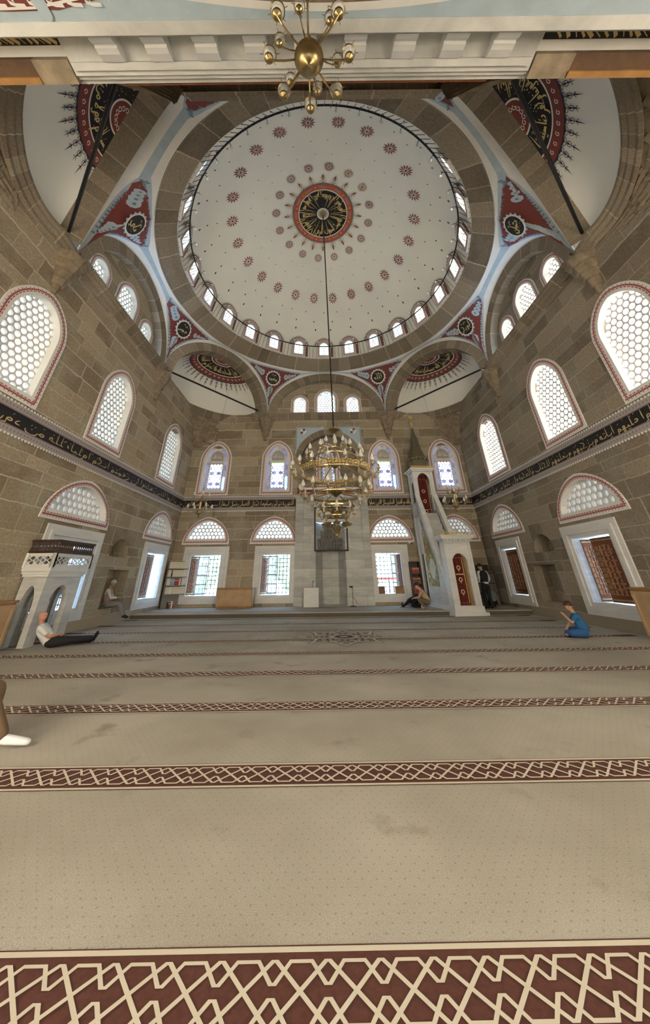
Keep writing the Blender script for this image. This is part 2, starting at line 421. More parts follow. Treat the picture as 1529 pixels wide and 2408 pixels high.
# ---- openings in the walls, in each wall's own (along, up) metres
FRAME = .27
def lerp(a, b, t): return a + (b - a) * t
UPW = dict(left=[7.0, 11.3, 16.6], right=[-7.1, -10.85, -15.8])
LUN = dict(left=[(11.3, 3.3), (17.25, 3.1)], right=[(-11.1, 3.1), (-16.55, 3.0)], back=[(-6.5, 2.6), (-2.75, 2.6), (3.75, 2.6), (7.45, 2.5)])
LOW = dict(left=[(11.5, 1.95), (17.35, 1.75)], right=[(-11.5, 1.7), (-16.75, 1.35)], back=[(-6.35, 1.6), (-2.55, 1.5), (3.5, 1.35)])
STA = [-6.6, -2.77, 3.85, 7.6]
NIC = dict(left=[(14.2, 14.55)], right=[(-14.1, -14.5)])
TYM = dict(left=[8.45, 10.3, 12.05], right=[-8.65, -10.4, -12.1], back=[-1.5, .33, 2.15])
UW, UH, US, UZ = 2.2, 3.4, 2.15, 5.72
LZ, LH = 3.08, 1.44
OZ0, OZ1 = .66, 2.55
def wall(name, loc, rotz, outline, holes, mats, label, thick=.6):
    """holes: (polygon, closed?, material index of the reveal)"""
    mb = MB(); loops = [outline] + [h[0] for h in holes]
    allp = [p for l in loops for p in l]
    tris = geometry.tessellate_polygon([[Vector((p[0], p[1], 0)) for p in l] for l in loops])
    mb.add([(p[0], 0, p[1]) for p in allp], tris, 0, [(p[0], p[1]) for p in allp])
    for poly, closed, mi in holes:
        n = len(poly); acc = 0.0
        for j in range(n):
            p, q = poly[j], poly[(j + 1) % n]; l = hypot(q[0] - p[0], q[1] - p[1])
            mb.quad((p[0], 0, p[1]), (q[0], 0, q[1]), (q[0], thick, q[1]), (p[0], thick, p[1]), mi, [(acc, 0), (acc + l, 0), (acc + l, thick), (acc, thick)]); acc += l
        if closed:
            t = geometry.tessellate_polygon([[Vector((p[0], p[1], 0)) for p in poly]])
            mb.add([(p[0], thick, p[1]) for p in poly], t, 0, list(poly))
    o = mb.build(name, mats, loc=loc, rotz=rotz)
    tag(o, label, 'wall', kind='structure'); return o
def std_holes(side):
    H = []
    for u in UPW.get(side, []): H.append((shift(arch_poly(UW - 2 * FRAME, UH - 2 * FRAME, US - FRAME), u, UZ + FRAME), False, 1))
    for u, w in LUN[side]: H.append((shift(arch_poly(w - 2 * FRAME, LH - 2 * FRAME + .06, .03), u, LZ + FRAME), False, 1))
    for u, w in LOW[side]: H.append((rect(u - w / 2, OZ0, u + w / 2, OZ1), False, 2))
    for u, u2 in NIC.get(side, []):
        H.append((shift(arch_poly(1.25, .66, .12, 14), u, 2.24), True, 0)); H.append((rect(u2 - .72, .52, u2 + .72, 1.8), True, 0))
    return H
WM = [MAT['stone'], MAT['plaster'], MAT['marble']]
WML = [MAT['stone_lit'], MAT['plaster'], MAT['marble']]
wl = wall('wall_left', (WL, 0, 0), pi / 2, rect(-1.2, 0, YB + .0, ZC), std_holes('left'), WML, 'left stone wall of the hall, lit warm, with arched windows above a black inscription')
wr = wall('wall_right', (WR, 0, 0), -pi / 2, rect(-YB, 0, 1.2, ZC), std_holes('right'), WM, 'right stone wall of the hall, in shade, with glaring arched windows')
hb = std_holes('back')
for u in STA: hb.append((shift(arch_poly(1.95 - 2 * FRAME, UH - 2 * FRAME, US - FRAME), u, UZ + FRAME), False, 1))
hb.append((rect(-.41, .1, 1.2, 4.2), False, 2))
# recess behind the marble bay and its arch
APX = .42
hb.append((shift(arch_poly(3.5, 3.85, 2.3, 24), APX, 5.75), False, 0))
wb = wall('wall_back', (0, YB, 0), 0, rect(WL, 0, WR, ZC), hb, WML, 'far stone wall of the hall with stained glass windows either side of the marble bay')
# front wall: behind the camera below, above the gallery towards the hall
mb = MB(); mb.quad((WL, -1.2, 0), (WR, -1.2, 0), (WR, -1.2, ZC), (WL, -1.2, ZC), 0, [(0, 0), (17, 0), (17, ZC), (0, ZC)])
mb.quad((WL, -1.2, ZC), (WR, -1.2, ZC), (WR, 1.9, ZC), (WL, 1.9, ZC), 0, [(0, 0), (17, 0), (17, 4), (0, 4)])
wf = mb.build('wall_front', MAT['stone']); tag(wf, 'stone wall over the entrance gallery, above the camera', 'wall', kind='structure')
# ---- tympana (three windows under each of the three visible wall arches)
WFR = {'left': ((WL, 0, 0), pi / 2), 'right': ((WR, 0, 0), -pi / 2), 'back': ((0, YB, 0), 0.0)}
TD = .34
for side, i in (('back', 0), ('right', 2), ('left', 6)):
    a, b, L, T, n, mid = side_frame(i)
    u0 = dict(left=VTX[6][1], right=-VTX[2][1], back=VTX[0][0])[side]
    out = [(u0 + x, z) for x, z in arch_line(L, AB - .04, 40)]
    out = [(out[0][0], ZC - .3)] + out + [(out[-1][0], ZC - .3)]; out.reverse()
    H = []
    for k, u in enumerate(TYM[side]):
        w, h = (1.62, 2.2) if k == 1 else (1.22, 1.72)
        H.append((shift(arch_poly(w - .4, h - .3, h - .3 - (w - .4) * .52), u, ZC + .12), False, 1))
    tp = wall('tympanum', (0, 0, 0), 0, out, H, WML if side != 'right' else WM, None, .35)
    tp.parent = dict(left=wl, right=wr, back=wb)[side]; tp.location = (0, TD, 0)
    del tp['category']; del tp['kind']
# ---- eight arches
for i in range(8):
    a, b, L, T, n, mid = side_frame(i); K = 48
    E = arch_line(L, 0, K); I = arch_line(L, AB, K); mb = MB()
    dep = .42 if i % 2 == 0 else .62
    if i == 4: dep = .8
    def W(p, d): return a + T * p[0] + n * d + Vector((0, 0, p[1]))
    acc = 0.0
    for j in range(K):
        l = hypot(I[j + 1][0] - I[j][0], I[j + 1][1] - I[j][1])
        mb.quad(W(E[j], -.03), W(E[j + 1], -.03), W(I[j + 1], -.03), W(I[j], -.03), 0, [(acc, .5), (acc + l, .5), (acc + l, 0), (acc, 0)])
        mb.quad(W(I[j], -.03), W(I[j + 1], -.03), W(I[j + 1], dep), W(I[j], dep), 0, [(acc, 1), (acc + l, 1), (acc + l, 1.5), (acc, 1.5)])
        acc += l
    o = mb.build('arch', MAT['vous']); nm = SIDE[i].replace('_', ' ')
    tag(o, {'back': 'stone arch framing the three windows high on the far wall', 'right': 'stone arch framing the three windows high on the right wall', 'left': 'stone arch framing the three windows high on the left wall', 'front': 'stone arch just above the marble gallery edge'}.get(nm, 'stone arch opening of the %s corner half dome' % nm), 'arch', 'dome arches', 'structure')
# front arch infill above the gallery
a, b, L, T, n, mid = side_frame(4)
mb = MB(); mb.flat([(x, z) for x, z in reversed(arch_line(L, AB - .05, 30))], lambda x, z: a + T * x + n * .8 + Vector((0, 0, z)))
o = mb.build('tympanum', MAT['carved'], parent=wf)
# ---- four corner half domes
PT = {1: (WR, YB), 3: (WR, 1.3), 5: (WL, 1.3), 7: (WL, YB)}
EXD = {1: 2.15, 3: 2.0, 5: 2.0, 7: 2.15}
TIES = {1: 'dark iron tie rod across the back right half dome', 3: 'dark iron tie rod across the front right half dome', 5: 'dark iron tie rod across the front left half dome', 7: 'dark iron tie rod across the back left half dome'}
EXTXT = {1: 'واعتصموا بحبل الله جميعا ولا تفرقوا', 3: 'ربنا اغفر لنا ذنوبنا وكفر عنا سيئاتنا', 5: 'سلام قولا من رب رحيم', 7: 'وان المساجد لله فلا تدعوا مع الله احدا'}
def exedra(i):
    a, b, L, T, n, mid = side_frame(i); A = L / 2 - AB + .03; Hh = ZA - ZC - AB + .03; d = EXD[i]; dep = .6
    no = n if i in (1, 7) else n.lerp(Vector((0, -1, 0)), .6).normalized()
    def S(c, az, off=0.0):
        k = 1 - off / 3.0
        return mid + T * (A * k * sin(c) * sin(az)) + n * dep + no * (d * k * sin(c) * cos(az)) + Vector((0, 0, ZC + Hh * k * cos(c)))
    mb = MB(); mb.grid(lambda u, v: S(v * pi / 2 * 1.03, (u - .5) * pi), 40, 16)
    nm = SIDE[i].replace('_', ' ')
    o = mb.build('semi_dome', MAT['domewhite'], smooth=True)
    tag(o, 'white half dome in the %s corner with a black and gold roundel' % nm, 'half dome', 'corner half domes', 'structure')
    def mp(off):
        def f(x, y):
            r = hypot(x, y); return S(r / (2.75 if i in (1, 7) else 3.0), atan2(x, max(y, -.02)), off)
        return f
    q = MB(); m1, m2, m3, m4 = mp(.02), mp(.03), mp(.04), mp(.05)
    def ring(r0, r1, m, f, k=48):
        P = [(r * sin((j / k - .5) * pi), r * cos((j / k - .5) * pi)) for r in (r0, r1) for j in range(k + 1)]
        q.add([f(*p) for p in P], [(j, j + 1, k + 2 + j, k + 1 + j) for j in range(k)], m)
    rb, rr = 1.42, 1.92
    for r0, r1 in ((.62, .9), (.9, 1.16), (1.16, rb)): ring(r0, r1, 0, m1)
    ring(.56, .62, 3, m2); ring(0.02, .3, 1, m1); ring(.3, .56, 1, m1)
    ring(rb, rb + .05, 3, m2); ring(rb + .05, rr - .05, 1, m1); ring(rr - .05, rr, 4, m2)
    # scrolls in the red ring and the inner disc
    for r, kk, w in (((rb + rr) / 2, 17, .09), (.36, 7, .1)):
        for j in range(kk):
            th = (j + .5) / kk * pi - pi / 2; cx, cy = r * sin(th), r * cos(th)
            q.ribbon([(cx + w * (.3 + .09 * t) * cos(t * .9), cy + w * (.3 + .09 * t) * sin(t * .9)) for t in range(8)], .028, m3, 3)
    # gold script fanning out
    txt = EXTXT[i]
    def pol(x, y):           # x along the arc (0 at right end, negative to the left), y upward from the rim
        r = rb - .2 - y; th = (x / 3.3 + .5) * 2.9
        return m4(r * sin(th), r * cos(th))
    write(q, txt, pol, 3.3, .5, 2, pen=.1)
    for j in range(40):
        rr_ = .7 + .65 * random.random(); th = (random.random() - .5) * 3.0; q.disc(rr_ * sin(th), rr_ * cos(th), .018, m3, 2, 5)
    # flame border
    nf = 19
    for j in range(nf):
        th = (j + .5) / nf * pi - pi / 2; ca, sa = sin(th), cos(th)
        def loc(x, y, ca=ca, sa=sa): return (ca * (rr + y) + sa * x, sa * (rr + y) - ca * x)
        def poly(P, m=4): q.flat([loc(*p) for p in P], m3, m)
        l = .78 if j % 2 else .6
        q.ribbon([loc(0, 0), loc(0, l * .55)], .022, m3, 4)
        poly([(-.028, l * .5), (.028, l * .5), (0, l)])
        q.ribbon([loc(.085 * cos(t), .24 + .1 * sin(t)) for t in [k * pi / 6 for k in range(12)]], .02, m3, 4, closed=True)
        poly([(-.04, .19), (0, .14), (.04, .19), (0, .3)])
        for sgn in (-1, 1):
            q.ribbon([loc(sgn * .02, .12), loc(sgn * .1, .1), loc(sgn * .14, .04), loc(sgn * .1, 0)], .02, m3, 4)
            q.ribbon([loc(sgn * .03, .42), loc(sgn * .09, .48)], .02, m3, 4)
        poly([(-.16, -.01), (.16, -.01), (0, .05)])
    q.build('painted_roundel', [MAT['black'], MAT['maroon'], MAT['goldp'], MAT['plaster'], MAT['darkflame']], parent=o)
    # tie rod between the arch feet
    t = MB(); ra, rb_ = {3: (.35, 1.1), 5: (1.1, .35)}.get(i, (.35, .35)); t.tube([a + T * .3 + n * ra + Vector((0, 0, ZC + .22)), b - T * .3 + n * rb_ + Vector((0, 0, ZC + .22))], .05, 6)
    tag(t.build('tie_rod', MAT['iron']), TIES[i], 'tie rod', 'iron tie rods')
    # stalactite carving below: from the curved base back to the wall corner
    pc = Vector((*PT[i], 0)); base = lambda s: S(pi / 2, (s - .5) * pi)
    a3, b3 = a + n * 0, b
    def wline(s): return a.lerp(pc, s * 2) if s < .5 else pc.lerp(b, s * 2 - 1)
    mq = MB(); K = 72; tiers = 6; TH = .34 if i in (1, 7) else .12
    def P(s, k, zz, scal=0.0):
        e = base(s); e = Vector((e.x, e.y, 0)); f = k / tiers
        e2 = (a.lerp(e, min(1, s * 8)) if s < .5 else b.lerp(e, min(1, (1 - s) * 8)))
        p = e2.lerp(wline(s), f)
        inw = (mid - p); inw.z = 0
        if inw.length > 1e-6: inw.normalize()
        fade = min(1, s * 6, (1 - s) * 6)
        p = p - inw * (scal * fade * abs(sin(s * pi * (11 if k % 2 else 12))))
        return Vector((p.x, p.y, zz))
    for k in range(tiers):
        z0 = ZC - .25 - k * TH; z1 = z0 - TH
        for j in range(K):
            s0, s1 = j / K, (j + 1) / K
            mq.quad(P(s0, k, z0), P(s1, k, z0), P(s1, k, z1, .22), P(s0, k, z1, .22), 0)
            mq.quad(P(s0, k, z1, .22), P(s1, k, z1, .22), P(s1, k + 1, z1), P(s0, k + 1, z1), 0)
    mo = mq.build('stalactite_corbelling', MAT['carved'])
    tag(mo, 'carved stone stalactite work under the %s half dome' % nm, 'corbelling', 'corner stalactite carvings', 'structure')
    return base
MAT['darkflame'] = simple('indigo_paint', (.035, .03, .05), .7)
EXB = {i: exedra(i) for i in (1, 3, 5, 7)}
# ---- cornice round the hall
CPROF = [(0, -.42), (.09, -.38), (.10, -.28), (.19, -.2), (.2, -.13), (.27, -.07), (.28, .02), (0, .05)]
tn = 1
for i in range(8):
    a, b, L, T, n, mid = side_frame(i); mb = MB()
    if i % 2 == 0: path = [a, b]; inn = [-n, -n]; dd = 0
    else:
        path = []; inn = []
        for j in range(33):
            p = EXB[i](j / 32); q = Vector((p.x, p.y, 0)); path.append(q)
            v = mid + n * .3 - q; v.normalize(); inn.append(v)
        path = [a + n * .05] + path + [b + n * .05]; inn = [T * .2 - n] + inn + [-T * .2 - n]
        inn = [v.normalized() for v in inn]
    acc = 0.0
    for j in range(len(path) - 1):
        l = (path[j + 1] - path[j]).length
        for k in range(len(CPROF) - 1):
            (w0, z0), (w1, z1) = CPROF[k], CPROF[k + 1]
            mb.quad(path[j] + inn[j] * w0 + Vector((0, 0, ZC + z0)), path[j + 1] + inn[j + 1] * w0 + Vector((0, 0, ZC + z0)), path[j + 1] + inn[j + 1] * w1 + Vector((0, 0, ZC + z1)), path[j] + inn[j] * w1 + Vector((0, 0, ZC + z1)), 0, [(acc, k * .1), (acc + l, k * .1), (acc + l, k * .1 + .1), (acc, k * .1 + .1)])
        acc += l
    o = mb.build('trim_%d' % tn, MAT['vous']); tn += 1
    tag(o, 'moulded stone cornice on the %s side at the foot of the arches' % SIDE[i].replace('_', ' '), 'cornice', 'stone cornices', 'structure')
# ---- corbels below the eight arch feet
CN = ['left end of the far arch', 'right end of the far arch', 'far end of the right arch', 'near end of the right arch', 'right end of the gallery arch', 'left end of the gallery arch', 'near end of the left arch', 'far end of the left arch']
for i in (0, 1, 2, 3, 6, 7):
    p = Vector((*VTX[i], 0)); d = Vector((DX, DY, 0)) - p; d.normalize(); mb = MB()
    for k in range(5):
        s = .52 * (1 - k * .19); z1 = ZC - .36 - k * .3; z0 = z1 - .3
        ang = atan2(d.y, d.x)
        mb.lathe([(s * .78, z0), (s * .9, z0 + .08), (s, z1 - .06), (s, z1)], 8, (p.x, p.y, 0), 0)
        mb.lathe([(0.001, z0), (s * .78, z0)], 8, (p.x, p.y, 0), 0)
    o = mb.build('corbel', MAT['carved']); tag(o, 'tiered stone corbel under the %s' % CN[i], 'corbel', 'arch foot corbels', 'structure')
# ---- ring, pendentives, dome
RO, ROZ = 7.75, 14.22
mb = MB()
prof = [(RO + .02, ROZ + .03), (RO, ROZ), (RO - .08, ROZ + .1), (RO - .45, ROZ + .34), (RR + .12, ROZ + .5), (RR - .03, RZ), (RR + .5, RZ + .01)]
n = 144; acc = [0]
for k in range(1, len(prof)): acc.append(acc[-1] + hypot(prof[k][0] - prof[k - 1][0], prof[k][1] - prof[k - 1][1]))
for k in range(len(prof) - 1):
    for j in range(n):
        t0, t1 = 2 * pi * j / n, 2 * pi * (j + 1) / n
        f = lambda r, z, t: (DX + r * cos(t), DY + r * sin(t), z)
        s0, s1 = t0 * 4.6, t1 * 4.6
        mb.quad(f(*prof[k], t0), f(*prof[k], t1), f(*prof[k + 1], t1), f(*prof[k + 1], t0), 0, [(s0, acc[k]), (s1, acc[k]), (s1, acc[k + 1]), (s0, acc[k + 1])])
o = mb.build('trim_%d' % tn, MAT['vous']); tn += 1
tag(o, 'brown stone ring cornice that carries the dome', 'cornice', kind='structure')
def arch_at(phi):
    """point of the arch crown line seen from the dome axis at azimuth phi"""
    dv = Vector((cos(phi), sin(phi), 0)); o = Vector((DX, DY, 0)); best = None
    for i in range(8):
        a, b, L, T, n, mid = side_frame(i); dn = dv.dot(n)
        if dn <= 1e-6: continue
        t = (a - o).dot(n) / dn; p = o + dv * t; u = (p - a).dot(T)
        if -1e-6 <= u <= L + 1e-6 and (best is None or t < best[0]):
            x = 2 * u / L - 1; best = (t, ZC + (ZA - ZC) * sqrt(max(0, 1 - x * x)))
    return best if best else (8.5, ZC)
def pend_pt(phi, q, off=0.0):
    t, z = arch_at(phi); bul = .25 * sin(pi * q) * (ROZ - z) / 3.2
    r = t + (RO - t) * q + bul - off - .02; zz = z + (ROZ + .02 - z) * q
    return Vector((DX + r * cos(phi), DY + r * sin(phi), zz))
PNAMES = ['محمد', 'الله', 'ابو بكر', 'عثمان', 'حسين', 'حسن', 'علي', 'عمر']
PLAB = ['left of the far arch', 'right of the far arch', 'beyond the right arch', 'nearer than the right arch', 'right of the gallery arch', 'left of the gallery arch', 'nearer than the left arch', 'beyond the left arch']
for i in range(8):
    mids = [side_frame((i - 1) % 8)[5], side_frame(i)[5]]
    p0 = atan2(mids[0].y - DY, mids[0].x - DX); p1 = atan2(mids[1].y - DY, mids[1].x - DX)
    pv = atan2(VTX[i][1] - DY, VTX[i][0] - DX)
    while p0 < pv: p0 += 2 * pi
    while p0 - pv > pi: p0 -= 2 * pi
    while p1 > pv: p1 -= 2 * pi
    while pv - p1 > pi: p1 += 2 * pi
    mb = MB(); K = 64; NQ = 9
    def Qa(ph):
        h = max(ROZ - arch_at(ph)[1], .06); a_ = min(.42, .16 / h); b_ = 1 - min(.3, .09 / h); return [0, a_] + [a_ + (b_ - a_) * t for t in (.15, .32, .5, .68, .85)] + [b_, 1]
    phis = [p0 + (p1 - p0) * j / K for j in range(K + 1)]
    phis[min(range(K + 1), key=lambda j: abs(phis[j] - pv))] = pv
    for j in range(K):
        Q0, Q1 = Qa(phis[j]), Qa(phis[j + 1])
        for k in range(NQ - 1):
            m = 1 if (k in (0, 7)) else 0
            mb.quad(pend_pt(phis[j], Q0[k]), pend_pt(phis[j + 1], Q1[k]), pend_pt(phis[j + 1], Q1[k + 1]), pend_pt(phis[j], Q0[k + 1]), m)
    o = mb.build('pendentive', [MAT['blue'], MAT['plaster']], smooth=False)
    tag(o, 'pale blue painted pendentive below the dome ring, %s' % PLAB[i], 'pendentive', 'painted pendentives', 'structure')
    Rl = arch_at(pv)[0] * .93; zc = 13.42
    def pm(off, pv=pv, Rl=Rl):
        def f(x, z):
            phi = pv - x / Rl; t, za = arch_at(phi)
            q = (z - za) / max(ROZ - za, .02); return pend_pt(phi, max(0, min(1, q)), off)
        return f
    def inside(x, z, pv=pv, Rl=Rl):
        return arch_at(pv - x / Rl)[1] + .1 < z < ROZ - .05
    def reach(ang, c=(0, zc)):
        r = .05
        while r < 3.4 and inside(c[0] + r * cos(ang), c[1] + r * sin(ang)): r += .04
        return r
    m1, m2, m3, m4 = pm(.03), pm(.045), pm(.06), pm(.075)
    d = MB(); P = []
    for j in range(120):
        an = 2 * pi * j / 120; r = reach(an)
        rr_ = min(r * .80, 2.5) * (1 + .045 * sin(j * 2.6)); P.append((rr_ * cos(an), zc + rr_ * sin(an)))
    RG = 10; d.add([m1(p[0] * (r_ + .02) / (RG - 1), zc + (p[1] - zc) * (r_ + .02) / (RG - 1)) for r_ in range(RG) for p in P], [(r_ * 120 + k, r_ * 120 + (k + 1) % 120, (r_ + 1) * 120 + (k + 1) % 120, (r_ + 1) * 120 + k) for r_ in range(RG - 1) for k in range(120)], 0)
    # pale scroll arms inside the three points
    last = -9
    for j in range(120):
        an = 2 * pi * j / 120; r = reach(an)
        if r > 1.2 and j - last > 8 and r >= max(reach(an + t) for t in (-.25, -.12, .12, .25)):
            last = j; r = min(r, 2.9)
            for f in (.40, .50, .59, .67):
                x, z = r * f * cos(an), zc + r * f * sin(an)
                cl = min(reach(an + pi / 2, (x, z)), reach(an - pi / 2, (x, z)))
                s = min(.22, cl * .42)
                d.disc(x, z, s, m2, 1, 8); d.disc(x, z, s * .3, m3, 4, 6)
            d.ribbon([(r * f * cos(an), zc + r * f * sin(an)) for f in (.36, .5, .6, .7)], .06, m2, 1)
    # flat medallion with the name
    c0 = pend_pt(pv, (zc - ZC) / (ROZ - ZC), .10); Th = Vector((sin(pv), -cos(pv), 0)); Uv = (pend_pt(pv, .85) - pend_pt(pv, .6)).normalized(); Nv = Th.cross(Uv)
    def fm(off): return lambda x, y: c0 + Th * x + Uv * y + Nv * off
    for k in range(16): d.disc(.50 * cos(k * pi / 8), .50 * sin(k * pi / 8), .06, fm(0), 1, 6)
    d.disc(0, 0, .49, fm(.01), 2, 32); d.disc(0, 0, .42, fm(.02), 3, 32)
    w = PNAMES[i]; ww = .58 if len(w) < 6 else .66
    write(d, w, lambda x, y: fm(.03)(x + ww / 2, -.13 + y), ww, .33, 5, pen=.17)
    write(d, 'رضي عنه', lambda x, y: fm(.03)(x + .18, .22 + y), .34, .12, 5, pen=.15)
    for k in range(7): d.disc(-.3 + .1 * k, -.25 + .03 * (k % 2), .018, fm(.03), 5, 5)
    for j in range(44):
        for s_ in (0, 1):
            phi = pv + ((p0 if s_ else p1) - pv) * (j + .5) / 44; za = arch_at(phi)[1]
            for zz in ((za + .26), (ROZ - .2)):
                if za + .2 < zz < ROZ - .12:
                    x = (pv - phi) * Rl; d.flat([(x - .05, zz), (x, zz - .04), (x + .05, zz), (x, zz + .04)], m1, 4)
    dd = d.build('painted_medallion', [MAT['maroon'], MAT['blue'], MAT['plaster'], MAT['black'], MAT['darkblue'], MAT['goldp']], parent=o)
# ---- the dome
def dome_pt(r, phi, off=0.0):
    r = min(r, RR); k = sqrt(max(0, 1 - (r / RR) ** 2)); s = 1 - off / 7
    return Vector((DX + r * s * cos(phi), DY + r * s * sin(phi), RZ + (ZAP - RZ) * k * s + (0 if k > 0 else 0)))
mb = MB()
mb.grid(lambda u, v: dome_pt(RR * sin(v * pi / 2), u * 2 * pi), 96, 30, 0, True)
dome = mb.build('ceiling', MAT['domewhite'], smooth=True)
tag(dome, 'great white dome over the hall with red flowers and a calligraphy roundel', 'dome', kind='structure')
def dm(off):
    return lambda x, y: dome_pt(hypot(x, y), atan2(y, x), off)
q = MB(); d1, d2, d3, d4 = dm(.03), dm(.05), dm(.07), dm(.09)
def dring(r0, r1, m, f, k=72):
    q.add([f(r * cos(2 * pi * j / k), r * sin(2 * pi * j / k)) for r in (r0, r1) for j in range(k)], [(j, (j + 1) % k, k + (j + 1) % k, k + j) for j in range(k)], m)
def flower(x, y, r, np, m):
    for j in range(np):
        a = 2 * pi * j / np; c, s = cos(a), sin(a)
        q.flat([(x + c * r * u - s * r * v, y + s * r * u + c * r * v) for u, v in ((.2, 0), (.62, -.11), (1, 0), (.62, .11))], d1, m)
    q.disc(x, y, r * .16, d1, 4, 6)
rB = 1.4
for r0, r1 in ((.34, .7), (.7, 1.05), (1.05, rB)): dring(r0, r1, 0, d1)
dring(rB, rB + .05, 3, d2); dring(rB + .05, rB + .34, 2, d1); dring(rB + .34, rB + .37, 4, d1); dring(rB + .40, rB + .42, 4, d1)
dring(.28, .36, 3, d2); q.disc(0, 0, .27, d2, 6, 24)
for j in range(12): q.disc(.22 * cos(j * pi / 6), .22 * sin(j * pi / 6), .035, d3, 3, 6)
def dpol(x, y):
    th = -x / 7.0 * 6.2; r = rB - .2 - y; return d3(r * cos(th), r * sin(th))
write(q, 'ان الله يمسك السموات والارض ان تزولا ولئن زالتا ان امسكهما من احد من بعده انه كان حليما غفورا', dpol, 7.0, .74, 1, pen=.06)
for j in range(80):
    r, th = .5 + .8 * random.random(), random.random() * 2 * pi; q.disc(r * cos(th), r * sin(th), .016, d2, 1, 4)
for j in range(12):
    th = 2 * pi * (j + .5) / 12; r = rB + .19
    for s_ in (-.055, .055): q.flat([(r * cos(th) + s_ * cos(th), r * sin(th) + s_ * sin(th)), (r * cos(th) - .03 * sin(th), r * sin(th) + .03 * cos(th)), (r * cos(th) - s_ * cos(th), r * sin(th) - s_ * sin(th)), (r * cos(th) + .03 * sin(th), r * sin(th) - .03 * cos(th))], d2, 3)
    q.ribbon([(r * cos(th + t), r * sin(th + t)) for t in (.13, .2, .26, .32, .39)], .11, d2, 5)
for j in range(20):
    th = 2 * pi * j / 20; c, s = cos(th), sin(th); r0 = rB + .44
    L_ = lambda u, v: ((r0 + u) * c - v * s, (r0 + u) * s + v * c)
    q.flat([L_(0, -.05), L_(.06, 0), L_(0, .05)], d1, 4); q.ribbon([L_(.02, -.11), L_(.08, -.09), L_(.13, -.02), L_(.13, .02), L_(.08, .09), L_(.02, .11)], .022, d1, 4)
    q.disc(*L_(.24, 0), .085, d1, 2, 10); q.disc(*L_(.25, 0), .05, d2, 7, 8); q.flat([L_(.3, -.06), L_(.46, 0), L_(.3, .06), L_(.33, 0)], d1, 4)
    q.ribbon([L_(-.01, -.2), L_(.12, -.16), L_(.3, -.14), L_(.52, 0), L_(.3, .14), L_(.12, .16), L_(-.01, .2)], .012, d1, 5)
for j in range(16): th = 2 * pi * (j + .3) / 16; flower(2.72 * cos(th), 2.72 * sin(th), .29, 16, 5 if j not in (14, 13) else 8)
for j in range(24):
    th = 2 * pi * (j + .5) / 24; flower(5.05 * cos(th), 5.05 * sin(th), .33, 12, 9)
rnd = random.Random(3)
for r, k, s in ((3.4, 24, .022), (4.1, 32, .026), (5.75, 36, .03), (6.15, 30, .036), (6.45, 30, .042)):
    for j in range(k):
        th = 2 * pi * (j + .5 * (k % 5) / 4) / k + rnd.uniform(-.03, .03); q.disc(r * cos(th), r * sin(th), s, d1, 0, 6)
q.build('painted_decoration', [MAT['black'], MAT['goldp'], MAT['orange'], MAT['plaster'], MAT['darkflame'], simple('faded_rose_paint', (.36, .22, .22), .8), MAT['brassd'], MAT['gold'], simple('faded_orange_paint', (.5, .33, .24), .8), simple('rose_paint', (.27, .07, .075), .8)], parent=dome)

mb = MB(); mb.box(WL - 1.5, -1.6, 10.75, WR + 1.5, YB + 1.6, 22.5); mb.f.pop(0); mb.m.pop(0); mb.uv.pop(0)  # unseen box added over the dome to block sky light at the seams
ro = mb.build('light_blocker', MAT['carved']); tag(ro, 'box added over the hall to block sky light, unseen from inside', 'light_blocker', kind='structure')
# ------------------------------------------------------------------ windows
GL = dict(right=emitter('daylit_glass_sun', (1.0, .965, .90), 2.0, (1.0, .93, .80), .5), left=emitter('daylit_glass_shade', (.74, .88, 1.0), .5, (.84, .90, .80), .35),
          back=emitter('daylit_glass_sky', (.55, .78, 1.0), .75, (.95, .98, 1.0), .8), dome=emitter('daylit_glass_dome', (.60, .80, 1.0), 2.0, (.9, .96, 1.0), .8),
          domesun=emitter('daylit_glass_dome_sun', (1.0, .95, .84), 3.2), tl=emitter('daylit_glass_high_left', (.66, .86, 1.0), .8, (.85, .92, .95), .6),
          tr=emitter('daylit_glass_high_right', (1.0, .97, .90), 2.2), lun=emitter('daylit_glass_dim', (.62, .66, .66), .18, (.75, .78, .78), .7),
          lunb=emitter('daylit_glass_low', (.62, .82, 1.0), .75, (.42, .47, .5), .55, .42, .55))
def border_pts(poly, step):
    """points with tangent along a closed polygon"""
    L = [hypot(poly[(i + 1) % len(poly)][0] - p[0], poly[(i + 1) % len(poly)][1] - p[1]) for i, p in enumerate(poly)]
    tot = sum(L); n = max(8, int(tot / step)); out = []; acc = 0; i = 0
    for k in range(n):
        s = tot * k / n
        while acc + L[i] < s: acc += L[i]; i += 1
        f = (s - acc) / L[i]; a, b = poly[i], poly[(i + 1) % len(poly)]
        out.append((a[0] + (b[0] - a[0]) * f, a[1] + (b[1] - a[1]) * f, (b[0] - a[0]) / L[i], (b[1] - a[1]) / L[i]))
    return out
def scallop(mb, poly, step, size, y, m=0):
    for x, z, tx, tz in border_pts(poly, step):
        nx, nz = tz, -tx                       # outward for counter-clockwise polygons
        def L(u, v): return (x + tx * u + nx * v, y, z + tz * u + nz * v)
        s = size
        mb.add([L(-.16 * s, .05 * s), L(0, -.1 * s), L(.16 * s, .05 * s), L(0, .62 * s)], [(0, 1, 2, 3)], m)
        for g in (-1, 1):
            mb.add([L(g * .1 * s, .0), L(g * .42 * s, -.06 * s), L(g * .5 * s, .2 * s), L(g * .25 * s, .28 * s)], [(0, 1, 2, 3)], m)
        mb.add([L(-.3 * s, -.14 * s), L(.3 * s, -.14 * s), L(.22 * s, -.3 * s), L(-.22 * s, -.3 * s)], [(0, 1, 2, 3)], m)
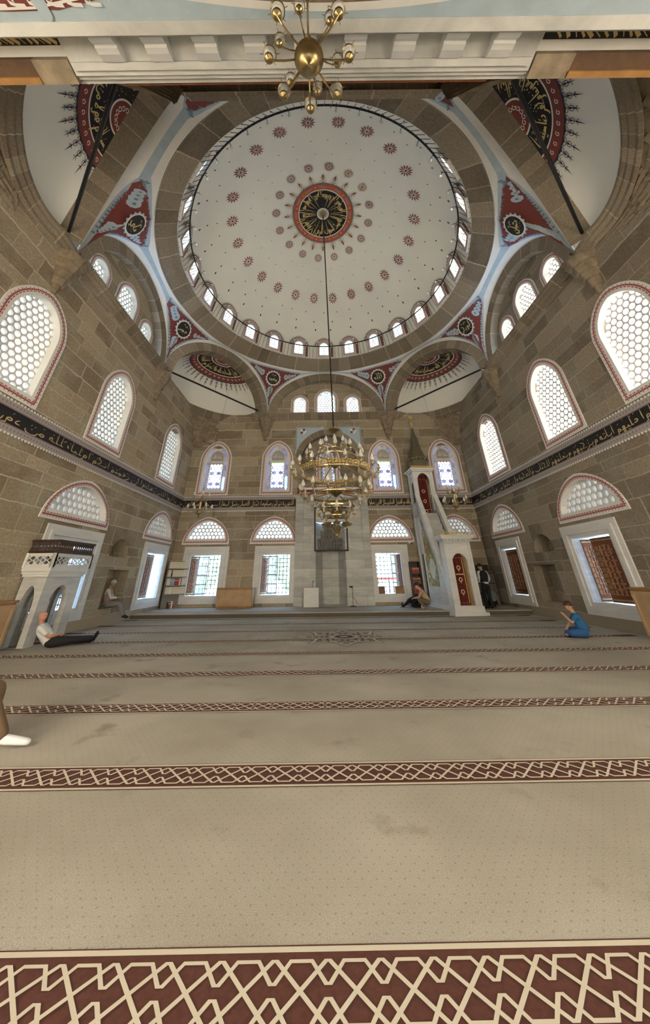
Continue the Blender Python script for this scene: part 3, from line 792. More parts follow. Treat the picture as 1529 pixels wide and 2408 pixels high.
def lattice(mb, x0, x1, z0, z1, y, pitch, hole, inside, depth=.07, m=0, k=12):
    rowh = pitch * .866; j = 0; z = z0 - pitch * .3; R = pitch / sqrt(3)
    while z < z1 + pitch:
        x = x0 - pitch * (.5 if j % 2 else 0)
        while x < x1 + pitch:
            if inside(x, z, pitch * .62):
                P = []
                for t in range(k):
                    a = pi / 2 + 2 * pi * t / k; rr = R if t % 2 == 0 else R * .866
                    P.append((x + rr * cos(a), y, z + rr * sin(a)))
                for t in range(k): a = pi / 2 + 2 * pi * t / k; P.append((x + hole * cos(a), y, z + hole * sin(a)))
                for t in range(k): a = pi / 2 + 2 * pi * t / k; P.append((x + hole * .93 * cos(a), y + depth, z + hole * .93 * sin(a)))
                mb.add(P, [(t, (t + 1) % k, k + (t + 1) % k, k + t) for t in range(k)] + [(k + t, k + (t + 1) % k, 2 * k + (t + 1) % k, 2 * k + t) for t in range(k)], m)
            x += pitch
        z += rowh; j += 1
def in_arch(w, h, spr):
    def f(x, z, pad):
        a = w / 2 + pad
        if z < -pad or abs(x) > a: return False
        if z <= spr: return True
        r = h - spr + pad; return (z - spr) <= r * max(0, 1 - abs(x / a) ** 1.7) ** (1 / 1.9)
    return f
def band_ring(mb, A, B, y0, y1, m=0):
    """flat ring between two polygons with equal point counts, plus outer and inner edges"""
    n = len(A)
    P = [(p[0], y1, p[1]) for p in A] + [(p[0], y1, p[1]) for p in B] + [(p[0], y0, p[1]) for p in A] + [(p[0], y0 + .3, p[1]) for p in B]
    F = []
    for i in range(n):
        j = (i + 1) % n
        F += [(i, j, n + j, n + i), (2 * n + i, 2 * n + j, j, i), (n + i, n + j, 3 * n + j, 3 * n + i)]
    mb.add(P, F, m)
WCACHE = {}
def window(kind, name, loc, rotz, w, h, spr, glass, label, pitch=.22, frame=FRAME, rot=None, group=None, dz=.18):
    key = (kind, w, h, spr, glass)
    if key in WCACHE:
        o = dup(WCACHE[key], loc, rot if rot else rotz, label, group); o.name = name; return o
    root = empty(name, loc, rotz, label, 'window', group, 'structure')
    if rot: root.rotation_euler = rot
    A = arch_poly(w, h, spr); iw, ih, isp = w - 2 * frame, h - 2 * frame + (.06 if spr < .1 else 0), max(.03, spr - frame)
    B = shift(arch_poly(iw, ih, isp), 0, frame)
    if len(A) != len(B):
        A = arch_poly(w, h, .03); B = shift(arch_poly(iw, ih, .03), 0, frame)
    B2 = shift(arch_poly(iw - .03, ih - .03, isp if spr >= .1 else .03), 0, frame + .015)
    mb = MB(); band_ring(mb, A, B2 if len(B2) == len(A) else B, 0 if dz > .1 else .14, -.035); mb.build('frame', MAT['plaster'], root)
    C = shift(arch_poly(w - frame * .98, h - frame * .98, max(.03, spr - frame * .5)), 0, frame * .5)
    mb = MB(); scallop(mb, C, frame * .46, frame * .6, -.04); mb.build('painted_border', MAT['red'], root)
    ins0 = in_arch(iw, ih, isp)
    if dz < .1:
        mb = MB(); O1 = shift(arch_poly(w + .36, h + .2, spr), 0, 0)[1:] ; I1 = arch_poly(w - .02, h - .01, spr)[1:]
        n_ = len(O1); mb.add([(p[0], .0, p[1]) for p in O1] + [(p[0], .0, p[1]) for p in I1], [(k, k + 1, n_ + k + 1, n_ + k) for k in range(n_ - 1)], 0)
        for k in range(n_):
            p = O1[k]; q = I1[k]; mb.disc((p[0] + q[0]) / 2, (p[1] + q[1]) / 2, .045, lambda x, z: (x, -.012, z), 1, 6)
            if 2 < k < n_ - 2:
                v = Vector((p[0], p[1] - spr)).normalized(); t = Vector((-v.y, v.x)) * .025; e = Vector(p) + v * .13; p_ = Vector(p)
                mb.flat([tuple(p_ - t), tuple(p_ + t), tuple(e)], lambda x, z: (x, -.005, z), 2)
        mb.build('painted_surround', [MAT['rosep'], MAT['plaster'], MAT['darkflame']], root)
    if kind == 'lattice':
        mb = MB(); lattice(mb, -iw / 2, iw / 2, frame, frame + ih, dz, pitch, pitch * .41,  lambda x, z, p: ins0(x, z - frame, p * (.5 if dz > .1 else -.2)), min(.07, dz)); mb.build('lattice', MAT['plaster'], root)
    else:
        # stained glass: plaster tracery with a medallion head, side capsules and a field of roundels
        D = shift(arch_poly(iw + .1, ih + .1, isp), 0, frame - .05)
        pw, ph0, ph1 = iw * .54, frame + .2, frame + isp * .92
        cap = []
        for s in (-1, 1):
            x = s * iw * .39
            for z0, z1 in ((frame + .22, frame + isp * .44), (frame + isp * .52, frame + isp * .95)):
                cap.append([(x + .085 * cos(t) if True else 0, (z1 if sin(t) > 0 else z0) + .085 * sin(t)) for t in [k * pi / 6 + .01 for k in range(12)]])
            for z in (frame + .1, frame + isp * .48, frame + isp * 1.0): cap.append([(x + .045 * cos(k * pi / 3), z + .045 * sin(k * pi / 3)) for k in range(6)])
            a0, a1 = (62, 12) if s > 0 else (118, 168)
            r0, r1 = iw * .34, iw * .44; hh = (ih - isp) / (iw / 2)
            cc = [(r0 * cos(radians(lerp(a0, a1, t / 5))), frame + isp + .06 + r0 * hh * sin(radians(lerp(a0, a1, t / 5)))) for t in range(6)] + [(r1 * cos(radians(lerp(a1, a0, t / 5))), frame + isp + .06 + r1 * hh * sin(radians(lerp(a1, a0, t / 5)))) for t in range(6)]
            cap.append(cc)
        cap.append([(x * iw * .3, frame + .1 + z) for x, z in ((-.8, -.05), (.8, -.05), (.95, 0), (.8, .05), (-.8, .05), (-.95, 0))])
        cap.append([(.05 * cos(k * pi / 3), frame + ih - .13 + .05 * sin(k * pi / 3)) for k in range(6)])
        hole = [rect(-pw / 2, ph0, pw / 2, ph1)]
        mb = MB(); loops = [D] + hole + cap
        allp = [p for l in loops for p in l]
        mb.add([(p[0], dz, p[1]) for p in allp], geometry.tessellate_polygon([[Vector((p[0], p[1], 0)) for p in l] for l in loops]), 0)
        mb.build('tracery', MAT['plaster'], root)
        mb = MB(); fl = lambda y: (lambda x, z: (x, y, z))
        for c in cap:
            lit = max(p[0] for p in c) > iw * .33 and kind == 'stained_lit' and max(p[1] for p in c) < frame + isp * .97
            mb.flat(shift(c, 0, 0), fl(dz + .03), 1 if lit else 0)
        mb.add([(-iw / 2 - .1, dz + .05, frame - .1), (iw / 2 + .1, dz + .05, frame - .1), (iw / 2 + .1, dz + .05, frame + ih), (-iw / 2 - .1, dz + .05, frame + ih)], [(0, 1, 2, 3)], 0)
        mb.build('side_glass', [MAT['glassdim'], MAT['glassblue']], root)
        # head medallion
        mb = MB(); hw = iw * .27; hz = frame + isp + .02
        mb.flat(shift(arch_poly(hw * 2, (ih - isp) * .66, .25), 0, hz), fl(dz - .015), 0)
        txt = 'ماشاء الله'
        write(mb, txt, lambda x, z: (x + hw * .75, dz - .03, hz + .16 + z), hw * 1.5, .26, 1, pen=.12)
        mb.build('head_medallion', [MAT['headpl'], MAT['plaster']], root)
        mb = MB(); mb.flat(rect(-pw / 2, ph1 - .16, pw / 2, ph1), fl(dz + .012), 0)
        mb.build('top_strip', MAT['glassgreen'] if 'g' in glass else MAT['orange'], root)
        # roundels
        mb = MB(); p = pw / 4.0; z = ph0 + p * .5; j = 0
        while z < ph1 - p * .45:
            nx = 4 if j % 2 == 0 else 5
            for k in range(nx):
                x = (k - (nx - 1) / 2) * p
                if j % 2 == 1 and j % 4 == 1 and k in (1, 3): continue
                if abs(x) > pw / 2 + .01: continue
                mb.disc(x, z, p * .47 * (.55 if abs(x) > pw / 2 - p * .4 else 1), fl(dz + .01), 0, 12)
            z += p * .86; j += 1
        mb.flat(rect(-pw / 2, (ph0 + ph1) / 2 - .015, pw / 2, (ph0 + ph1) / 2 + .015), fl(dz), 1)
        mb.build('roundel_glass', [GL['back'], MAT['plaster']], root)
        mb = MB(); mb.flat(rect(-pw / 2 - .02, ph0 - .02, pw / 2 + .02, ph1 + .02), fl(dz + .03)); mb.build('star_glass', MAT['glassviolet'], root)
        WCACHE[key] = root; return root
    ex = .12 if dz > .1 else .0; mb = MB(); mb.flat(shift(arch_poly(iw + ex * 2, ih + ex * 2, isp + ex), 0, frame - ex), lambda x, z: (x, dz + min(.075, dz), z))
    mb.build('pane', GL[glass], root)
    WCACHE[key] = root; return root
MAT['glassdim'] = emitter('dim_violet_glass', (.20, .19, .28), .35, (.10, .10, .16), 3.0)
MAT['glassblue'] = emitter('lit_blue_glass', (.10, .20, .95), 1.5, (.55, .65, 1.0), 9.0, .5, .7)
MAT['glassviolet'] = emitter('dark_violet_glass', (.10, .09, .16), .5, (.30, .36, .85), 3.0, .45, .75)
MAT['glassgreen'] = emitter('green_glass', (.22, .85, .16), .9)
MAT['rosep'] = simple('rose_brown_paint', (.25, .12, .10), .8, var=.4, vscale=14); MAT['headpl'] = simple('mauve_plaster', (.42, .38, .36), .8)
wn = [0]
def nextw():
    wn[0] += 1; return 'window_%d' % wn[0]
ORD = ['nearest the gallery', 'second from the far corner', 'next to the far corner']
for side, gl in (('left', 'left'), ('right', 'right')):
    base, rz = WFR[side]
    for k, u in enumerate(UPW[side]):
        p = (WL, u, UZ) if side == 'left' else (WR, -u, UZ)
        window('lattice', nextw(), p, rz, UW, UH, US, gl, 'tall arched lattice window above the inscription on the %s wall, %s' % (side, ORD[k]), group='tall lattice windows')
    for k, (u, w) in enumerate(LUN[side]):
        p = (WL, u, LZ) if side == 'left' else (WR, -u, LZ)
        window('lattice', nextw(), p, rz, w, LH, .03, 'lun', 'half round lattice window over the %s shuttered opening of the %s wall' % (['nearer', 'farther'][k], side), group='half round windows', pitch=.25)
for k, u in enumerate(STA):
    window('stained_lit' if k != 3 else 'stained', nextw(), (u, YB, UZ), 0, 1.95, UH, US, 'backg' if k in (1, 2) else 'back', 'tall stained glass window on the far wall, %s' % ['next to the left corner', 'just left of the marble bay', 'just right of the marble bay', 'behind the pulpit spire by the right corner'][k], group='stained glass windows')
for k, (u, w) in enumerate(LUN['back']):
    window('lattice', nextw(), (u, YB, LZ), 0, w, LH, .03, 'lunb' if k < 3 else 'lun', 'half round lattice window on the far wall, %s' % ['by the left corner', 'left of the marble bay', 'between the marble bay and the pulpit', 'behind the pulpit gate'][k], group='half round windows', pitch=.21)
for side, gl in (('left', 'tl'), ('right', 'tr'), ('back', 'dome')):
    base, rz = WFR[side]
    for k, u in enumerate(TYM[side]):
        w, h = (1.62, 2.2) if k == 1 else (1.22, 1.72)
        z = ZC + .12 - .2 + .02
        p = {'left': (WL - TD, u, z), 'right': (WR + TD, -u, z), 'back': (u, YB + TD, z)}[side]
        where = {'left': 'left', 'right': 'right', 'back': 'far'}[side]
        pos = ['first from the gallery side', 'the taller middle one', 'last towards the far wall'] if side != 'back' else ['left of the taller one', 'the taller middle one', 'right of the taller one']
        window('lattice', nextw(), p, rz, w, h, h - .3 - (w - .4) * .52 + .15, gl, 'arched lattice window under the high arch of the %s wall, %s' % (where, pos[k]), pitch=.2, frame=.2, group='windows under the high arches')
# dome windows
for k in range(24):
    th = pi / 2 + 2 * pi * k / 24
    r = RR - .13; p = (DX + r * cos(th), DY + r * sin(th), RZ + .04)
    if sin(th) < -.72: continue
    e = (radians(9), 0, th - pi / 2)
    gl = 'domesun' if -1.3 < ((th + pi) % (2 * pi) - pi) < .55 else 'dome'
    kk = k if k <= 12 else k - 24
    lab = 'small arched window at the dome foot, ' + ('straight above the far wall' if kk == 0 else '%s to the %s of the one above the far wall' % (['', 'first', 'second', 'third', 'fourth', 'fifth', 'sixth', 'seventh', 'eighth', 'ninth', 'tenth', 'eleventh', 'twelfth'][abs(kk)], 'left' if kk > 0 else 'right'))
    window('lattice', nextw(), p, 0, .95, 1.3, .82, gl, lab, pitch=.155, frame=.17, rot=e, dz=.04, group='dome windows')
# ------------------------------------------------------------------ inscription bands
BZ0, BZ1 = 4.80, 5.66
INS = {'left': 'قل يا ايها الذين هادوا ان زعمتم انكم اولياء لله من دون الناس فتمنوا الموت', 'right': 'هو الذي بعث في الاميين رسولا منهم يتلوا عليهم اياته ويزكيهم ويعلمهم الكتاب والحكمة وان كانوا من قبل لفي ضلال مبين',
       'bl': 'التورية ثم لم يحملوها كمثل الحمار يحمل اسفارا بئس مثل القوم الذين', 'bm': 'والله ذو الفضل العظيم مثل الذين حملوا', 'br': 'ذلك فضل الله يؤتيه من يشاء'}
def band(name, loc, rotz, x0, x1, txt, label):
    o = empty(name, loc, rotz, label, 'inscription band', 'inscription bands', 'structure')
    mb = MB()
    for z0, z1, d, m in ((BZ0 + .05, BZ0 + .21, -.07, 1), (BZ1 - .21, BZ1 - .05, -.07, 1), (BZ0 + .21, BZ0 + .235, -.085, 2), (BZ1 - .235, BZ1 - .21, -.085, 2), (BZ0 + .23, BZ1 - .23, -.045, 0)):
        mb.box(x0, d, z0, x1, 0.02, z1, m)
    p = .11; n = int((x1 - x0) / p)
    for k in range(n):
        x = x0 + k * p
        for z, s in ((BZ0 + .05, -1), (BZ1 - .05, 1)):
            mb.add([(x, -.06, z), (x + p * .9, -.06, z), (x + p * .7, -.06, z + s * .06), (x + p * .2, -.06, z + s * .06)], [(0, 1, 2, 3)], 3)
        mb.add([(x + .02, -.075, BZ0 + .13), (x + .05, -.075, BZ0 + .09), (x + .085, -.075, BZ0 + .13), (x + .05, -.075, BZ0 + .17)], [(0, 1, 2, 3)], 2)
        mb.add([(x + .02, -.075, BZ1 - .13), (x + .05, -.075, BZ1 - .09), (x + .085, -.075, BZ1 - .13), (x + .05, -.075, BZ1 - .17)], [(0, 1, 2, 3)], 2)
    mb.build('moulding', [MAT['black'], MAT['greymauve'], MAT['mauve2'], MAT['plaster']], o)
    mb = MB(); W = x1 - x0 - .2
    write(mb, txt, lambda x, z: (x1 - .1 + x, -.055, z), W, .27, 0, pen=.12, y0=BZ0 + .33, shadda=int(W * 4))
    mb.build('gold_lettering', MAT['goldp'], o)
MAT['greymauve'] = simple('grey_mauve_paint', (.36, .33, .32), .8); MAT['mauve2'] = simple('mauve_paint', (.25, .20, .20), .8)
band('trim_20', (WL, 0, 0), pi / 2, 2.0, YB, INS['left'], 'black band of gold lettering along the left wall')
band('trim_21', (WR, 0, 0), -pi / 2, -YB, -2.0, INS['right'], 'black band of gold lettering along the right wall')
band('trim_22', (0, YB, 0), 0, WL, -1.58, INS['bl'], 'black band of gold lettering on the far wall left of the marble bay')
band('trim_23', (0, YB, 0), 0, 2.6, 5.25, INS['bm'], 'black band of gold lettering between the marble bay and the pulpit')
band('trim_24', (0, YB, 0), 0, 5.25, WR, INS['br'], 'black band of gold lettering right of the pulpit, into the right corner')
# ------------------------------------------------------------------ marble bay with the prayer niche, arch recess above it
BX0, BX1 = -1.55, 2.6; BY = YB - .16
PZ = .16                                # height of the raised floor
mih = empty('prayer_niche', (APX, BY, PZ), 0, 'grey marble prayer niche bay in the middle of the far wall', 'prayer niche', kind='structure')
nx0, nx1 = APX - .83, APX + .78; nzt = 3.0
mb = MB(); outer = rect(BX0, PZ, BX1, 5.62); hole = rect(nx0, PZ + .0, nx1, 4.15)
def rel(P): return [(x - APX, 0, z - PZ) for x, z in P]
hole2 = rect(nx0, PZ + .001, nx1, 4.15); hole2[0] = (nx0, PZ + .02); hole2[1] = (nx1, PZ + .02)
mb.add(rel(outer + hole2), geometry.tessellate_polygon([[Vector((p[0], p[1], 0)) for p in outer], [Vector((p[0], p[1], 0)) for p in hole2]]), 0)
for x in (BX0, BX1): mb.quad((x - APX, 0, 0), (x - APX, .3, 0), (x - APX, .3, 5.62 - PZ), (x - APX, 0, 5.62 - PZ), 0)
mb.quad((BX0 - APX, 0, 5.62 - PZ), (BX1 - APX, 0, 5.62 - PZ), (BX1 - APX, .5, 5.62 - PZ), (BX0 - APX, .5, 5.62 - PZ), 0)
mb.box(BX0 - APX - .05, -.1, 5.46 - PZ, BX1 - APX + .05, .1, 5.66 - PZ, 0)
mb.box(BX0 - APX - .02, -.05, 5.62 - PZ, BX1 - APX + .02, .1, 5.74 - PZ, 2)
for x in (BX0 + .02, BX1 - .42): mb.box(x - APX, -.06, 2.65, x - APX + .40, .1, 5.3, 0)
# five sided niche wall
rad = .8; C = (nx0 + nx1) / 2 - APX
pp = [(C - rad, 0), (C - rad, .25), (C - rad * .55, .8), (C + rad * .55, .8), (C + rad, .25), (C + rad, 0)]
for k in range(5): mb.quad((*pp[k], .02), (*pp[k + 1], .02), (*pp[k + 1], 4.0), (*pp[k], 4.0), 0)
mb.add([(*p, .02) for p in pp], [(0, 1, 2, 3, 4, 5)], 0)
mb.build('marble_revetment', [MAT['marblep'], MAT['marble'], MAT['orange']], mih)
mb = MB()      # stalactite hood: tiers of small cells stepping outwards as they rise
z = 2.72 - PZ
for t in range(7):
    f_ = (1, 1, 1, .72, .72, .46, .46)[t]; hw = (rad - .06) * f_; n = max(3, round(9 * f_)); zz = z + t * .2; yy = .5 - .02 * t
    for k in range(n):
        x0 = C - hw + 2 * hw * k / n; x1 = C - hw + 2 * hw * (k + 1) / n; xm = (x0 + x1) / 2; dpt = .10
        mb.add([(x0, yy, zz), (xm, yy - dpt, zz + .02), (x1, yy, zz), (x1, yy - .02, zz + .13), (xm, yy - dpt, zz + .18), (x0, yy - .02, zz + .13)], [(0, 1, 4, 5), (1, 2, 3, 4)], 0)
        if t in (2, 4, 6): mb.box(x0 + .02, yy - .06, zz + .17, x0 + (x1 - x0) * .55, yy + .05, zz + .25, 0)
    mb.box(C - hw, yy + .005, zz, C + hw, yy + .12, zz + .2, 0)
mb.build('stalactite_hood', simple('worn_grey_marble', (.22, .215, .20), .7, var=.3, vscale=9), mih)
mb = MB(); fz0, fz1 = 2.66 - PZ, 4.95 - PZ; fx0, fx1 = -.9, .95
for x0, z0, x1, z1 in ((fx0, fz0, fx0 + .07, fz1), (fx1 - .07, fz0, fx1, fz1), (fx0, fz1 - .06, fx1, fz1), (fx0, fz0, fx1, fz0 + .07)): mb.box(x0, -.06, z0, x1, .02, z1)
mb.build('border', MAT['black'], mih)
mb = MB(); mb.box(fx0 + .07, -.012, 4.15 - PZ, fx1 - .07, .01, fz1 - .06); mb.build('head_panel', MAT['marble'], mih)
# arch over the recess, its painted corners and the window inside
rec = empty('trim_30', (APX, YB, 5.7), 0, 'deep stone arch recess above the marble bay with blue painted corners', 'recess', kind='structure')
mb = MB(); O = arch_poly(4.15, 4.2, 2.3, 24)[2:]; I = arch_poly(3.4, 3.8, 2.3, 24)[2:]; acc = 0
for k in range(len(O) - 1):
    l = hypot(O[k + 1][0] - O[k][0], O[k + 1][1] - O[k][1])
    mb.quad((O[k][0], -.05, O[k][1]), (O[k + 1][0], -.05, O[k + 1][1]), (I[k + 1][0], -.05, I[k + 1][1]), (I[k][0], -.05, I[k][1]), 0, [(acc, .4), (acc + l, .4), (acc + l, 0), (acc, 0)])
    mb.quad((I[k][0], -.05, I[k][1]), (I[k + 1][0], -.05, I[k + 1][1]), (I[k + 1][0], .5, I[k + 1][1]), (I[k][0], .5, I[k][1]), 0, [(acc, 1), (acc + l, 1), (acc + l, 1.5), (acc, 1.5)])
    acc += l
mb.build('arch_stones', MAT['vous'], rec)
mb = MB(); f = lambda y: (lambda x, z: (x, y, z))
for s in (-1, 1):
    P = [(s * 2.1, 4.35)] + [(s * 2.1, 2.55)] + [(s * abs(p[0]) , p[1]) for p in O if p[0] * s > .25 and p[1] > 2.5][::(1 if s > 0 else -1)] + [(s * .3, 4.35)]
    mb.flat(P, f(-.055), 0)
    mb.ribbon([(s * 2.06, 2.7), (s * 2.06, 4.31), (s * .5, 4.31)], .035, f(-.065), 1)
    for a in range(5): mb.disc(s * 1.62 + .13 * cos(a * 1.26), 4.02 + .13 * sin(a * 1.26), .085, f(-.07), 2 if a % 2 else 3, 7)
mb.build('painted_corner', [MAT['blue'], MAT['darkblue'], MAT['maroon'], MAT['plaster']], rec)
mb = MB(); mb.box(-1.9, .0, -.1, 1.9, .62, .14, 0); mb.box(-1.9, -.02, .14, 1.9, .62, .30, 1); mb.box(-1.9, .0, .3, 1.9, .62, .42, 0)
mb.build('recess_sill', [MAT['plaster'], MAT['maroon']], rec)
mb = MB(); mb.add([(-2, .46, 0), (2, .46, 0), (2, .46, 4.2), (-2, .46, 4.2)] + [(x, .46, z + .45) for x, z in [(-.45, 0.3), (.35, .3), (.35, 2.3), (-.45, 2.3)]], geometry.tessellate_polygon([[Vector((x, z, 0)) for x, z in ((-2, 0), (2, 0), (2, 4.2), (-2, 4.2))], [Vector((x, z + .45, 0)) for x, z in ((-.45, .3), (.35, .3), (.35, 2.3), (-.45, 2.3))]]), 0, [(0, 0), (4, 0), (4, 4), (0, 4)] * 2); mb.build('recess_back', MAT['stone'], rec)
window('stained_lit', nextw(), (APX - .05, YB + .42, 6.15), 0, 1.5, 2.9, 1.8, 'back', 'stained glass window inside the arch recess behind the big chandelier', group='stained glass windows')
# ------------------------------------------------------------------ lower windows: marble frames, grilles, shutters
def frame_low(name, loc, rotz, w, label):
    o = empty(name, loc, rotz, label, 'window', 'rectangular windows', 'structure')
    mb = MB(); F = .42
    for k, (o0, o1, d) in enumerate(((F, F * .62, -.05), (F * .62, F * .3, -.09), (F * .3, 0, -.04))):
        x0, x1, z0, z1 = -w / 2 - o0, w / 2 + o0, OZ0 - o0 * .85, OZ1 + o0
        X0, X1, Z0, Z1 = -w / 2 - o1, w / 2 + o1, OZ0 - o1 * .85, OZ1 + o1
        mb.box(x0, d, z0, X0, .01, z1); mb.box(X1, d, z0, x1, .01, z1); mb.box(X0, d, Z1, X1, .01, z1); mb.box(X0, d, z0, X1, .01, Z0)
    mb.build('stone_frame', MAT['marblew'], o)
    return o
def grille(o, w, y=.5, step=.2):
    mb = MB(); x = -w / 2 + step * .5
    while x < w / 2: mb.tube([(x, y, OZ0), (x, y, OZ1)], .016, 5); x += step
    z = OZ0 + step * .5
    zs = []
    while z < OZ1: mb.tube([(-w / 2, y, z), (w / 2, y, z)], .016, 5); zs.append(z); z += step
    x = -w / 2 + step * .5
    while x < w / 2:
        for z in zs: mb.ball((x, y, z), .032, 6, 4)
        x += step
    mb.build('iron_grille', MAT['iron'], o)
def leaf(o, name, x, y, ang, w, kind):
    """a hinged leaf: local width w, height of the opening"""
    c, s = cos(ang), sin(ang); h0, h1 = OZ0 + .03, OZ1 - .05
    mb = MB(lambda u, v, z: (x + u * c - v * s, y + u * s + v * c, z))
    if kind == 'shutter':
        mb.box(0, 0, h0, w, .05, h1, 0)
        mb.box(.0, -.012, h1 - .1, w, 0, h1 - .06, 1); mb.box(0, -.012, h0 + .05, w, 0, h0 + .09, 1)
        z = h0 + .2; r = 0
        while z < h1 - .25:
            for k in range(3):
                u0 = w * (.26 + .17 * k); mb.box(u0, -.02, z, u0 + w * .05, 0, z + .13, 2); 
                mb.box(u0 - w * .06, -.02, z + (.13 if (k + r) % 2 else .0), u0 + w * .12, 0, z + .02 + (.13 if (k + r) % 2 else .0), 2)
            for u0 in (.05, .80): mb.box(w * u0, -.01, z, w * u0 + w * .14, 0, z + .12, 3)
            z += .155; r += 1
        for z in (h1 - .45, h0 + .5):
            for k in range(4): mb.ball((w * (.3 + .14 * k), -.02, z), .022, 6, 4, 1)
        mb.build(name, [MAT['woodr'], MAT['brass'], MAT['woodm'], MAT['woodm2']], o)
    else:
        for a, b in ((0, .05), (w - .05, w)): mb.box(a, 0, h0, b, .05, h1, 0)
        for k in range(5): z = h0 + (h1 - h0 - .06) * k / 4; mb.box(0, 0, z, w, .05, z + .06, 0)
        q = mb.build(name, [MAT['sash']], o)
        g = MB(mb.fn); g.box(.05, .02, h0, w - .05, .03, h1); g.build('glass', MAT['paneglass'], q)
MAT['woodm'] = simple('lattice_wood', (.40, .21, .12), .4); MAT['woodm2'] = simple('panel_wood', (.27, .16, .075), .45)
MAT['paneglass'] = glass_mat('window_pane', (.75, .88, .92), .05, .35)
for k, (u, w) in enumerate(LOW['back']):
    o = frame_low(nextw(), (u, YB, 0), 0, w, 'rectangular marble framed window with iron grille, %s' % ['by the corner bookshelf', 'left of the marble bay', 'right of the marble bay'][k])
    grille(o, w)
    if k < 2:
        leaf(o, 'shutter', -w / 2 + .02, .06, radians(62), .5, 'shutter'); leaf(o, 'casement', -w / 2 + .30, .30, radians(20), w * .36, 'sash')
    else:
        leaf(o, 'shutter', w / 2 - .02, .06, radians(118), .45, 'shutter'); leaf(o, 'casement', w / 2 - .5, .30, radians(-14), w * .34, 'sash')
for side in ('left', 'right'):
    base, rz = WFR[side]
    for k, (u, w) in enumerate(LOW[side]):
        p = (WL, u, 0) if side == 'left' else (WR, -u, 0)
        o = frame_low(nextw(), p, rz, w, 'rectangular marble framed window with brown shutters in the %s wall, %s' % (side, ['behind the stone platform' if side == 'left' else 'behind the sitting boy', 'next to the far corner'][k]))
        s = 1 if side == 'left' else -1
        if side == 'left':
            leaf(o, 'shutter', -w / 2 + .02, .16, radians(6), w * (.72 if k == 0 else .8), 'shutter')
            if k == 0: leaf(o, 'casement', -w / 2 + .1, .42, radians(3), w * .8, 'sash')
        else:
            leaf(o, 'shutter', w / 2 - .02 - w * .62 if k == 0 else -w / 2 + .02, .14, 0, w * (.62 if k == 0 else .96), 'shutter')
            if k == 0: leaf(o, 'casement', -w / 2 + .02, .3, 0, w * .4, 'sash'); leaf(o, 'shutter', -w / 2 + .30, .06, radians(75), .45, 'shutter')
        grille(o, w, .54)
# ------------------------------------------------------------------ floor, carpet
def carpet_mat():
    m, nt, b = nodes('beige_carpet'); setin(b, Roughness=.95); b.inputs['Specular IOR Level'].default_value = .1
    tc = N(nt, 'ShaderNodeTexCoord'); o = tc.outputs['Object']
    n1 = noise(nt, .45, 4, o); n2 = noise(nt, 130, 2, o); n3 = noise(nt, 1.7, 5, o)
    c = mixcol(nt, ramp(nt, n1.outputs['Fac'], .38, .64), (.355, .33, .28), (.455, .43, .37))
    c = mixcol(nt, ramp(nt, n3.outputs['Fac'], .60, .72), c, (.30, .27, .225))
    c = mixcol(nt, .6, c, ramp(nt, n2.outputs['Fac'], .25, .75, (.62, .62, .62), (1.3, 1.3, 1.3)), 'MULTIPLY')
    for off in ((0, 0), (.5, .5)):
        mp = N(nt, 'ShaderNodeMapping'); mp.inputs['Scale'].default_value = (12.5, 9.5, 1); mp.inputs['Location'].default_value = (off[0], off[1], 0)
        nt.links.new(o, mp.inputs[0]); fr = N(nt, 'ShaderNodeVectorMath', operation='FRACTION'); nt.links.new(mp.outputs[0], fr.inputs[0])
        sb = N(nt, 'ShaderNodeVectorMath', operation='SUBTRACT'); nt.links.new(fr.outputs[0], sb.inputs[0]); sb.inputs[1].default_value = (.5, .5, 0)
        ml = N(nt, 'ShaderNodeVectorMath', operation='MULTIPLY'); nt.links.new(sb.outputs[0], ml.inputs[0]); ml.inputs[1].default_value = (1, 1.2, 0)
        ln = N(nt, 'ShaderNodeVectorMath', operation='LENGTH'); nt.links.new(ml.outputs[0], ln.inputs[0])
        c = mixcol(nt, ramp(nt, ln.outputs['Value'], .055, .085, (.5, .5, .5), (0, 0, 0)), c, (.22, .17, .13))
    nt.links.new(c, b.inputs['Base Color'])
    bp = N(nt, 'ShaderNodeBump'); setin(bp, Strength=.35, Distance=.006); nt.links.new(n2.outputs['Fac'], bp.inputs['Height']); nt.links.new(bp.outputs[0], b.inputs['Normal'])
    return m
MAT['carpet'] = carpet_mat()
STEPY = 16.15
mb = MB(); mb.quad((WL - .05, -1.2, 0), (WR + .05, -1.2, 0), (WR + .05, YB, 0), (WL - .05, YB, 0))
fl = mb.build('floor', MAT['carpet']); tag(fl, 'beige patterned carpet floor with wine red interlaced stripes', 'floor', kind='structure')
SKEW = -.008
